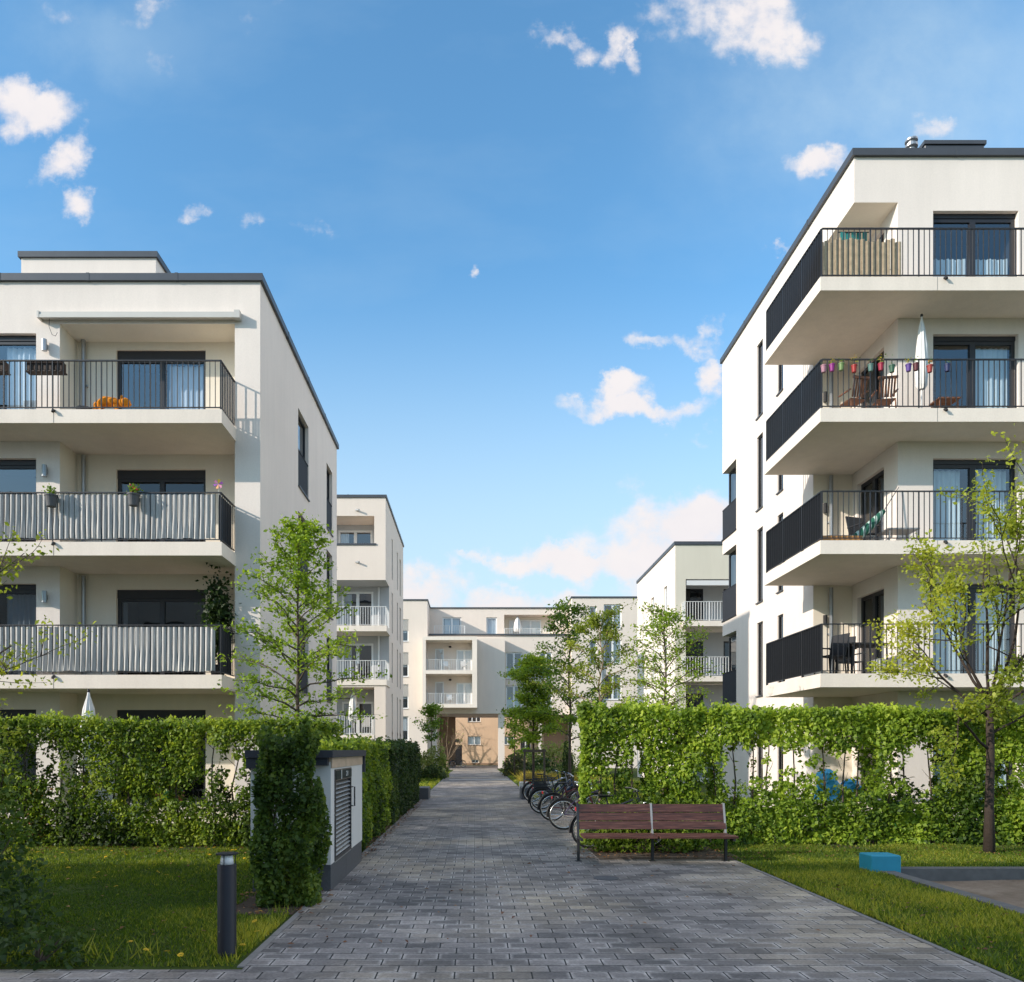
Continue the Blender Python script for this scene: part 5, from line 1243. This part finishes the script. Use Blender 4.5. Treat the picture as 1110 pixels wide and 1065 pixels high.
def table(label, c, rz, L, Wd, h, mat, group=None, legmat=None):
    t = thing('table', label, 'table', c, rz, group); s = MB(); n = 6
    for k in range(n): s.box(-L/2, -Wd/2+Wd*k/n+.004, h-.03, L/2, -Wd/2+Wd*(k+1)/n-.004, h)
    s.build('tabletop', M[mat], t, False, True)
    for sx in (-1, 1):
        for sy in (-1, 1):
            l = MB(); l.tube([(sx*(L/2-.05), sy*(Wd/2-.05), h-.03), (sx*(L/2-.03), sy*(Wd/2-.05), 0)], .02, 6); l.build('leg', M[legmat or mat], t, False, True)
    return t
# right block, third balcony
chair('slatted teak folding chair on the flower pot balcony, left one', (X(922, 17.0), 16.9, 9.12), math.pi+.2, 'chairwood')
chair('slatted teak folding chair on the flower pot balcony, right one', (X(955, 17.0), 16.9, 9.12), math.pi-.15, 'chairwood')
table('teak folding table behind the two teak chairs', (X(938, 18.1), 18.0, 9.12), .05, 1.2, .6, .62, 'chairwood')
table('small low teak table beside the balcony parasol, in front of the glazed doors', (X(1024, 16.8), 16.8, 9.12), 0, .48, .4, .38, 'chairwood')
pots = [(893, 'petal_pink', (.55, .25, .33), None, 'small pale pink pot at the left end of the flower pot balcony rail'), (902, 'magenta', (.42, .02, .30), YEL, 'magenta pot with yellow flowers on the balcony rail, second from left'),
        (912, 'limepot', (.25, .40, .12), None, 'light green pot with trailing leaves beside the magenta pot'), (926, 'redpot', (.55, .03, .02), YEL, 'red pot with tall yellow flowers on the balcony rail'),
        (944, 'tealpot', (.12, .26, .22), None, 'small grey green pot between the red and crimson pots'), (955, 'crimson', (.50, .01, .06), YEL, 'crimson pot with a yellow bloom near the balcony door'),
        (967, 'greenpot', (.05, .17, .09), None, 'dark green empty looking pot in the middle of the balcony rail'), (985, 'violet', (.13, .05, .35), YEL, 'violet pot with yellow flowers left of the parasol'),
        (993, 'maroon', (.16, .02, .03), None, 'maroon pot directly in front of the balcony parasol'), (1008, 'redpot2', (.50, .06, .04), ORG, 'red pot with orange flowers right of the balcony parasol'), (1027, 'navy', (.015, .03, .14), None, 'navy blue pot alone at the right of the balcony rail')]
for i, (px, nm, c, fl, lab) in enumerate(pots):
    pot(lab, (X(px, 16.25), 16.255, 9.12+.74+.02*(i % 3)), .060, .15, colour('pot_'+nm, tuple(q*.6 for q in c), .5), 26 if fl or i in (2, 8) else 8, M['leaf_mid'], (fl, 9) if fl else None, 500+i, zs=1.2, pr=.09 if i != 3 else .13, rail=True, group='pots hung along the right block balcony rail')
def bamboo():
    t = thing('reed_screen', 'uneven tan wooden stake screen behind the top right balcony railing', 'screen', (8.3, 16.45, 11.95)); s = MB(); r = np.random.default_rng(3); x = 7.52
    while x < 9.22:
        w = r.uniform(.055, .10); h = r.uniform(.80, .93); s.bbox(x, 16.42+r.uniform(0, .01), 12.0, x+w, 16.445, 11.95+h, .006); x += w+r.uniform(.002, .012)
    s.build('slats', simple('stake_screen', (.56, .43, .28), .85, 0, .4, 9), t); s = MB(); s.tube([(7.52, 16.46, 12.2), (9.2, 16.46, 12.2)], .01, 5); s.build('wire', M['zinc'], t)
bamboo()
def teal():
    y = 18.2; t = thing('hanging_cloths', 'row of teal cloths hung under the top right balcony ceiling', 'cloths', (X(925, y), y, 14.25)); s = MB(); s.tube([(X(908, y), y, 14.2), (X(942, y), y, 14.2)], .012, 6); s.build('rod', M['rail'], t)
    for k in range(5):
        a = X(911+k*6, y); c = MB(); c.box(a, y-.01+.02*(k % 2), 13.82+.03*(k % 3), a+.10, y+.005+.02*(k % 2), 14.2); c.build('cloth', colour('teal_cloth', (.02, .22, .23), .8), t)
teal()
# right block, second balcony
def hammock():
    y = 17.0; P = [(X(912, y), y, 6.40), (X(920, y), y, 6.42), (X(930, y), y, 6.55), (X(940, y), y, 6.72), (X(950, y), y, 6.93), (X(958, y), y, 7.12)]; t = thing('hammock', 'green and white striped rolled hammock slung across the second right balcony', 'hammock', (P[0][0], y, 6.27))
    s = MB(); s.tube(P, [.05, .085, .10, .10, .085, .05], 10)
    m, nt, b = new_mat('hammock_stripe'); ge = N(nt, 'ShaderNodeNewGeometry'); wv = N(nt, 'ShaderNodeTexWave'); wv.inputs['Scale'].default_value = 2.4; wv.bands_direction = 'X'; nt.links.new(ge.outputs['Position'], wv.inputs['Vector'])
    cr = N(nt, 'ShaderNodeValToRGB'); cr.color_ramp.interpolation = 'CONSTANT'; e = cr.color_ramp.elements; e[0].color = (.015, .11, .07, 1); e[1].position = .62; e[1].color = (.45, .60, .52, 1); nt.links.new(wv.outputs['Fac'], cr.inputs[0]); nt.links.new(cr.outputs[0], b.inputs['Base Color']); b.inputs['Roughness'].default_value = .9
    s.build('sling', m, t, True)
    s = MB(); s.tube([P[-1], (X(974, y+.3), y+.3, 7.75)], .012, 5); s.build('rope', M['kerbstone'], t); s = MB(); s.tube([P[0], (X(903, y-.3), y-.3, 6.30)], .012, 5); s.build('rope', M['kerbstone'], t)
hammock()
chair('dark round backed chair behind the hammock on the second right balcony', (X(937, 17.5), 17.5, 6.27), .3, 'chairdark', kind='solid')
table('long low grey table on the second right balcony behind the hammock', (X(917, 17.7), 17.7, 6.27), 0, 1.1, .6, .42, 'palemetal')
table('low grey side table right of the hammock', (X(958, 17.6), 17.0, 6.27), 0, .7, .5, .40, 'palemetal')
s_ = MB(); s_.box(-.45, -.09, 0, .45, .09, .14); s_.box(-.42, -.06, .14, .42, .06, .15); tag(s_.build('balcony_box', colour('amber_box', (.42, .20, .06)), origin=(0, 0, 0)), 'low amber wooden box at the left corner of the second right balcony', 'box').location = (7.98, 16.55, 6.27)
# right block, first balcony
for lab, px, y, rz in (('dark woven chair on the lowest right balcony, nearest the railing corner', 900, 16.95, -1.2), ('dark woven chair on the lowest right balcony beside the table', 913, 17.2, -.6), ('dark woven chair at the back of the lowest right balcony', 921, 18.1, .2)):
    chair(lab, (X(px, y), y, 3.40), rz, 'chairdark', kind='solid')
table('dark dining table on the lowest right balcony', (X(934, 17.2), 17.2, 3.40), .1, .9, .7, .74, 'chairdark')
def bin_():
    s = MB(); s.lathe([(.14, 0), (.17, .35), (.18, .36), (.02, .40)], n=16); tag(s.build('watering_pot', colour('greywhite', (.5, .5, .48)), origin=(0, 0, 0)), 'pale round pot on the lowest right balcony by the doors', 'pot').location = (X(953, 17.0), 17.0, 3.4)
bin_()
# beige block and far block balcony furniture
chair('white balcony chair beside the parasol on the beige block low loggia', (X(398, 40), 40.0, 2.53), .4, 'whitemetal', kind='solid')
chair('dark chair on the middle loggia of the beige block', (X(392, 40), 40.1, 5.40), .2, 'chairdark', kind='solid')
for lab, px, z, m in (('white chair on the upper framed balcony of the far block, right', 503, 9.05, 'whitemetal'), ('white chair on the upper framed balcony of the far block, left', 484, 9.05, 'whitemetal'), ('white chair on the lower framed balcony of the far block', 488, 5.95, 'whitemetal')):
    chair(lab, (X(px, 70.2), 70.2, z), .3, m, kind='solid')
# gardens behind the hedges
table('white garden table with toys seen through the left hedge', (-6.0, 15.3, 0), 0, 3.2, .6, .66, 'whitemetal')
def can():
    c = (X(183, 15.2), 15.2, .66); t = thing('watering_can', 'green watering can on the garden table behind the left hedge', 'watering can', c); m = colour('green_can', (.02, .33, .09), .35)
    s = MB(); s.lathe([(.11, 0), (.12, .2), (.08, .26), (.01, .26)], c, 16); s.build('body', m, t); s = MB(); s.tube([(c[0]+.1, c[1], c[2]+.05), (c[0]+.28, c[1], c[2]+.28)], [.02, .014], 6); s.build('spout', m, t); s = MB(); s.tube([(c[0]-.06, c[1], c[2]+.25), (c[0]-.14, c[1], c[2]+.30), (c[0]-.18, c[1], c[2]+.16), (c[0]-.11, c[1], c[2]+.05)], .012, 6); s.build('handle', m, t)
can()
TER = colour('terracotta', (.38, .13, .06), .8)
pot('terracotta pot with red flowers on the garden table, left of the watering can', (X(172, 15.2), 15.25, .66), .12, .2, TER, 60, fl=(RED, 10), seed=601)
pot('terracotta pot with pink flowers on the garden table, right of the watering can', (X(193, 15.2), 15.2, .66), .11, .18, TER, 60, fl=(PNK, 10), seed=603)
pot('tall planter with orange red blossoms behind the left hedge far end', (X(40, 15.2), 15.2, 0), .2, .55, TER, 120, fl=(ORG, 34), seed=605, pr=.32, zs=1.1)
table('white garden table holding blue bags behind the right hedge', (8.0, 15.35, 0), 0, 2.6, .6, .74, 'whitemetal')
def bags():
    for lab, px0, px1, z1, sd in (('turquoise plastic bag on the garden table behind the right hedge, larger one', 884, 910, .62, 1), ('turquoise plastic bag right of the larger one behind the right hedge', 912, 934, .42, 2)):
        x0, x1 = X(px0, 15.3), X(px1, 15.3); s = MB(); n = 14; m = 9; r = np.random.default_rng(sd); vs = []; fs = []
        for j in range(m):
            q = j/(m-1); k = (1-.35*q**2)*(1 if j < m-1 else .3)
            for i in range(n):
                a = 2*math.pi*i/n; w = 1+.14*math.sin(3*a+j)+.08*r.normal(); vs.append(((x1-x0)/2*k*w*math.cos(a), .2*k*w*math.sin(a), z1*q))
        fs = [(j*n+i, j*n+(i+1) % n, (j+1)*n+(i+1) % n, (j+1)*n+i) for j in range(m-1) for i in range(n)]+[tuple(range(n-1, -1, -1)), tuple(range((m-1)*n, m*n))]
        s.add(vs, fs); o = s.build('plastic_bag', colour('blue_bag', (.05, .42, .75), .4), origin=(0, 0, 0)); o.location = ((x0+x1)/2, 15.3, .742); tag(o, lab, 'bag')
bags()
pot('terracotta pot with red flowers behind the right hedge near the tree', (X(1081, 15.2), 15.2, .0), .2, .6, TER, 60, fl=(RED, 22), seed=611, pr=.22)
pot('pot with purple flowers behind the right hedge at the photo edge', (X(1100, 15.2), 15.2, .0), .22, .55, M['potgrey'], 80, fl=(PUR, 40), seed=613, pr=.26)
pot('green pot with leafy plant behind the right hedge middle', (X(978, 15.2), 15.2, .0), .2, .7, colour('green_pot2', (.03, .25, .07)), 160, M['leaf_dark'], seed=615, pr=.32)
# ================================================================== CAMERA, SUN, SKY
def setup_view():
    cam = bpy.data.cameras.new('camera'); co = bpy.data.objects.new('camera', cam); COL.objects.link(co)
    co.location = (0, 0, EYE); co.rotation_euler = (math.radians(90), 0, 0)
    cam.sensor_fit = 'HORIZONTAL'; cam.sensor_width = 36; cam.lens = FPX/1110*36
    cam.shift_x = (555-HX)/1110; cam.shift_y = (HY-532.5)/1110; cam.clip_start = .1; cam.clip_end = 5000
    scene.camera = co
    d = Vector((2.0, 1.0, -.95)).normalized(); el = math.asin(-d.z); az = math.atan2(-d.x, -d.y)
    su = bpy.data.lights.new('sun', 'SUN'); su.energy = 4.8; su.angle = math.radians(.53); su.color = (1.0, .905, .80)
    so = bpy.data.objects.new('sun', su); COL.objects.link(so); so.rotation_euler = d.to_track_quat('-Z', 'Y').to_euler(); so.location = (-30, -15, 20)
    w = bpy.data.worlds.new('World'); scene.world = w; w.use_nodes = True; nt = w.node_tree; L = nt.links.new
    for n in list(nt.nodes): nt.nodes.remove(n)
    out = N(nt, 'ShaderNodeOutputWorld'); bg = N(nt, 'ShaderNodeBackground'); L(bg.outputs[0], out.inputs[0])
    sky = N(nt, 'ShaderNodeTexSky', sky_type='NISHITA', sun_disc=False); sky.sun_elevation = el; sky.sun_rotation = az; sky.altitude = 50; sky.air_density = 1.0; sky.dust_density = .6; sky.ozone_density = 2.0
    hs = N(nt, 'ShaderNodeHueSaturation'); hs.inputs['Saturation'].default_value = 1.0; hs.inputs['Value'].default_value = 1.0; gn = N(nt, 'ShaderNodeVectorMath', operation='MULTIPLY'); gn.inputs[1].default_value = GAIN; L(sky.outputs[0], gn.inputs[0]); L(gn.outputs[0], hs.inputs['Color'])
    # clouds laid out by compass direction (u = x/y, v = z/y)
    tc = N(nt, 'ShaderNodeTexCoord'); sx = N(nt, 'ShaderNodeSeparateXYZ'); L(tc.outputs['Generated'], sx.inputs[0])
    ab = N(nt, 'ShaderNodeMath', operation='ABSOLUTE'); L(sx.outputs['Y'], ab.inputs[0])
    mxm = N(nt, 'ShaderNodeMath', operation='MAXIMUM'); L(ab.outputs[0], mxm.inputs[0]); mxm.inputs[1].default_value = .05
    u = N(nt, 'ShaderNodeMath', operation='DIVIDE'); L(sx.outputs['X'], u.inputs[0]); L(mxm.outputs[0], u.inputs[1])
    v = N(nt, 'ShaderNodeMath', operation='DIVIDE'); L(sx.outputs['Z'], v.inputs[0]); L(mxm.outputs[0], v.inputs[1])
    uv = N(nt, 'ShaderNodeCombineXYZ'); L(u.outputs[0], uv.inputs[0]); L(v.outputs[0], uv.inputs[1])
    def noise(scale, det, rough, loc=(0, 0, 0), sc=(1, 1, 1)):
        mp = N(nt, 'ShaderNodeMapping'); mp.inputs['Location'].default_value = loc; mp.inputs['Scale'].default_value = sc; L(uv.outputs[0], mp.inputs[0])
        n = N(nt, 'ShaderNodeTexNoise'); n.inputs['Scale'].default_value = scale; n.inputs['Detail'].default_value = det; n.inputs['Roughness'].default_value = rough; L(mp.outputs[0], n.inputs['Vector']); return n
    dn = noise(9, 6, .62)
    sb = N(nt, 'ShaderNodeVectorMath', operation='SUBTRACT'); L(dn.outputs['Color'], sb.inputs[0]); sb.inputs[1].default_value = (.5, .5, .5)
    sc = N(nt, 'ShaderNodeVectorMath', operation='SCALE'); sc.inputs['Scale'].default_value = .14; L(sb.outputs[0], sc.inputs[0])
    ad = N(nt, 'ShaderNodeVectorMath', operation='ADD'); L(uv.outputs[0], ad.inputs[0]); L(sc.outputs[0], ad.inputs[1])
    clouds = [(30,118,62,28,12,1.05),(8,125,30,34,0,.9),(66,180,22,40,30,1),(85,215,16,26,30,.8),(214,240,20,10,-25,.55),(275,250,30,9,-25,.33),(330,240,20,10,20,.3),(352,240,12,14,0,.35),(503,297,7,9,0,.55),(612,44,42,15,8,.72),(668,44,16,36,40,.8),(684,62,14,16,0,.6),
              (815,18,54,56,25,1.15),(835,50,34,30,0,.9),(752,18,70,34,10,.55),(780,8,70,30,0,.8),(1015,140,28,14,15,.6),(890,190,34,20,15,.95),(878,178,12,12,0,.5),(845,272,16,8,0,.5),(706,362,40,12,8,.8),(672,338,10,16,45,.45),(690,350,12,10,0,.4),(752,368,40,14,15,.7),(770,358,14,20,0,.6),
              (690,436,84,16,0,1.1),(668,424,40,16,-15,1.0),(640,430,24,12,-10,.6),(775,412,18,30,10,.95),(742,465,26,8,10,.35),(622,604,94,20,-5,1.2),(600,598,54,16,0,.9),(755,590,110,64,0,1.45),(775,562,60,40,0,1.3),(690,604,90,24,-8,1.1),(515,612,30,6,0,.45),
              (600,656,250,22,0,.95),(450,645,80,30,0,1.1),(85,30,80,16,25,.30),(290,15,50,20,-30,.30),(160,12,44,16,0,.3),(180,60,36,14,60,.25),
              (1180,300,90,60,0,1),(-120,420,120,60,0,1),(-60,640,120,60,0,1),(1250,600,140,70,0,1)]
    cur = None
    for (px, py, rx, ry, rot, st) in clouds:
        if st <= 0: continue
        mp = N(nt, 'ShaderNodeMapping', vector_type='TEXTURE'); mp.inputs['Location'].default_value = ((px-HX)/FPX, (HY-py)/FPX, 0); mp.inputs['Rotation'].default_value = (0, 0, math.radians(-rot)); mp.inputs['Scale'].default_value = (rx/FPX*1.12, ry/FPX*1.12, 1)
        L(ad.outputs[0], mp.inputs[0]); ln = N(nt, 'ShaderNodeVectorMath', operation='LENGTH'); L(mp.outputs[0], ln.inputs[0])
        ma = N(nt, 'ShaderNodeMapRange', interpolation_type='SMOOTHSTEP'); ma.inputs[1].default_value = 1.35; ma.inputs[2].default_value = .0; ma.inputs[3].default_value = 0; ma.inputs[4].default_value = st; L(ln.outputs['Value'], ma.inputs[0])
        if cur is None: cur = ma.outputs[0]
        else:
            mm = N(nt, 'ShaderNodeMath', operation='MAXIMUM'); L(cur, mm.inputs[0]); L(ma.outputs[0], mm.inputs[1]); cur = mm.outputs[0]
    n2 = noise(13, 7, .58, (3, 1, 0)); n3 = noise(2.2, 5, .6, (7, 2, 0), (1, 2.2, 1))
    rg = N(nt, 'ShaderNodeMapRange'); rg.inputs[1].default_value = .33; rg.inputs[2].default_value = .68; rg.inputs[3].default_value = -.55; rg.inputs[4].default_value = .5; L(n2.outputs['Fac'], rg.inputs[0])
    # noise only bites where there is some cloud
    gate = N(nt, 'ShaderNodeMapRange'); gate.inputs[1].default_value = 0; gate.inputs[2].default_value = .3; L(cur, gate.inputs[0])
    gm = N(nt, 'ShaderNodeMath', operation='MULTIPLY'); L(rg.outputs[0], gm.inputs[0]); L(gate.outputs[0], gm.inputs[1])
    sm = N(nt, 'ShaderNodeMath', operation='ADD'); L(cur, sm.inputs[0]); L(gm.outputs[0], sm.inputs[1])
    cm = N(nt, 'ShaderNodeMapRange', interpolation_type='SMOOTHSTEP'); cm.inputs[1].default_value = .12; cm.inputs[2].default_value = 1.05; cm.inputs[4].default_value = .97; L(sm.outputs[0], cm.inputs[0])
    # thin veil and pale horizon
    ve = N(nt, 'ShaderNodeMapRange'); ve.inputs[1].default_value = .45; ve.inputs[2].default_value = .85; ve.inputs[3].default_value = 0; ve.inputs[4].default_value = .14; L(n3.outputs['Fac'], ve.inputs[0])
    hz = N(nt, 'ShaderNodeMapRange', interpolation_type='SMOOTHSTEP'); hz.inputs[1].default_value = .66; hz.inputs[2].default_value = .10; hz.inputs[3].default_value = 0; hz.inputs[4].default_value = .88; L(v.outputs[0], hz.inputs[0])
    veil = ve.outputs[0]
    for (px, py, rx, ry, st) in ((1020, 110, 330, 210, .42), (870, 40, 170, 90, .30), (860, 400, 160, 90, .22), (120, 40, 170, 70, .22), (640, 640, 360, 75, .9), (735, 575, 130, 75, .75), (640, 600, 120, 40, .6)):
        mp = N(nt, 'ShaderNodeMapping', vector_type='TEXTURE'); mp.inputs['Location'].default_value = ((px-HX)/FPX, (HY-py)/FPX, 0); mp.inputs['Scale'].default_value = (rx/FPX, ry/FPX, 1)
        L(ad.outputs[0], mp.inputs[0]); ln = N(nt, 'ShaderNodeVectorMath', operation='LENGTH'); L(mp.outputs[0], ln.inputs[0])
        ma = N(nt, 'ShaderNodeMapRange', interpolation_type='SMOOTHSTEP'); ma.inputs[1].default_value = 1.2; ma.inputs[2].default_value = .0; ma.inputs[3].default_value = 0; ma.inputs[4].default_value = st; L(ln.outputs['Value'], ma.inputs[0])
        tx = N(nt, 'ShaderNodeMapRange'); tx.inputs[1].default_value = .3; tx.inputs[2].default_value = .7; tx.inputs[3].default_value = .55; tx.inputs[4].default_value = 1.1; L(dn.outputs['Fac'], tx.inputs[0])
        mt = N(nt, 'ShaderNodeMath', operation='MULTIPLY'); L(ma.outputs[0], mt.inputs[0]); L(tx.outputs[0], mt.inputs[1])
        mm = N(nt, 'ShaderNodeMath', operation='MAXIMUM'); L(veil, mm.inputs[0]); L(mt.outputs[0], mm.inputs[1]); veil = mm.outputs[0]
    m1 = cm
    vh = N(nt, 'ShaderNodeMath', operation='MAXIMUM'); L(veil, vh.inputs[0]); L(hz.outputs[0], vh.inputs[1])
    vx = N(nt, 'ShaderNodeMix', data_type='RGBA'); L(vh.outputs[0], vx.inputs[0]); L(hs.outputs[0], vx.inputs[6]); vx.inputs[7].default_value = (*VEIL, 1)
    m2 = m1
    up = N(nt, 'ShaderNodeMapRange'); up.inputs[1].default_value = -.02; up.inputs[2].default_value = .02; L(sx.outputs['Z'], up.inputs[0])
    # unseen cloud sheet added high overhead and to the sides as neutral fill light
    n5 = noise(1.3, 5, .6, (2, 9, 0), (1, .5, 1)); nr = N(nt, 'ShaderNodeMapRange'); nr.inputs[1].default_value = .30; nr.inputs[2].default_value = .55; nr.inputs[3].default_value = .65; nr.inputs[4].default_value = 1.0; L(n5.outputs['Fac'], nr.inputs[0])
    ov = N(nt, 'ShaderNodeMapRange', interpolation_type='SMOOTHSTEP'); ov.inputs[1].default_value = 1.02; ov.inputs[2].default_value = 1.45; L(v.outputs[0], ov.inputs[0])
    om0 = N(nt, 'ShaderNodeMath', operation='MULTIPLY'); L(ov.outputs[0], om0.inputs[0]); L(nr.outputs[0], om0.inputs[1])
    zl = N(nt, 'ShaderNodeMapRange', interpolation_type='SMOOTHSTEP'); zl.inputs[1].default_value = .80; zl.inputs[2].default_value = .55; zl.inputs[3].default_value = .45; L(sx.outputs['Z'], zl.inputs[0])
    om = N(nt, 'ShaderNodeMath', operation='MULTIPLY'); L(om0.outputs[0], om.inputs[0]); L(zl.outputs[0], om.inputs[1])
    m2b = N(nt, 'ShaderNodeMath', operation='MAXIMUM'); L(m2.outputs[0], m2b.inputs[0]); L(om.outputs[0], m2b.inputs[1]); m2 = m2b
    m3 = N(nt, 'ShaderNodeMath', operation='MULTIPLY'); L(m2.outputs[0], m3.inputs[0]); L(up.outputs[0], m3.inputs[1])
    mix = N(nt, 'ShaderNodeMix', data_type='RGBA'); L(m3.outputs[0], mix.inputs[0]); L(vx.outputs[2], mix.inputs[6]); cc = N(nt, 'ShaderNodeMix', data_type='RGBA'); cc.inputs[6].default_value = (CLOUD[0]*.86, CLOUD[1]*.88, CLOUD[2]*.95, 1); cc.inputs[7].default_value = (CLOUD[0]*1.03, CLOUD[1]*1.03, CLOUD[2]*1.03, 1); L(n2.outputs['Fac'], cc.inputs[0]); bo = N(nt, 'ShaderNodeMath', operation='MULTIPLY_ADD'); L(om.outputs[0], bo.inputs[0]); bo.inputs[1].default_value = 1.0; bo.inputs[2].default_value = 1.0; cs = N(nt, 'ShaderNodeVectorMath', operation='SCALE'); L(cc.outputs[2], cs.inputs[0]); L(bo.outputs[0], cs.inputs['Scale']); L(cs.outputs[0], mix.inputs[7])
    L(mix.outputs[2], bg.inputs['Color']); bg.inputs['Strength'].default_value = SKY
    scene.view_settings.view_transform = 'Standard'; scene.view_settings.look = 'None'; scene.view_settings.exposure = 0; scene.view_settings.gamma = 1
SKY = .12
VEIL = (5.7, 7.1, 7.9)
GAIN = (1.50, 2.33, 2.5)
CLOUD = (8.2, 7.7, 7.5)
setup_view()
scene.cycles.max_bounces = 6; scene.cycles.diffuse_bounces = 3; scene.cycles.glossy_bounces = 3; scene.cycles.transmission_bounces = 3; scene.cycles.transparent_max_bounces = 12
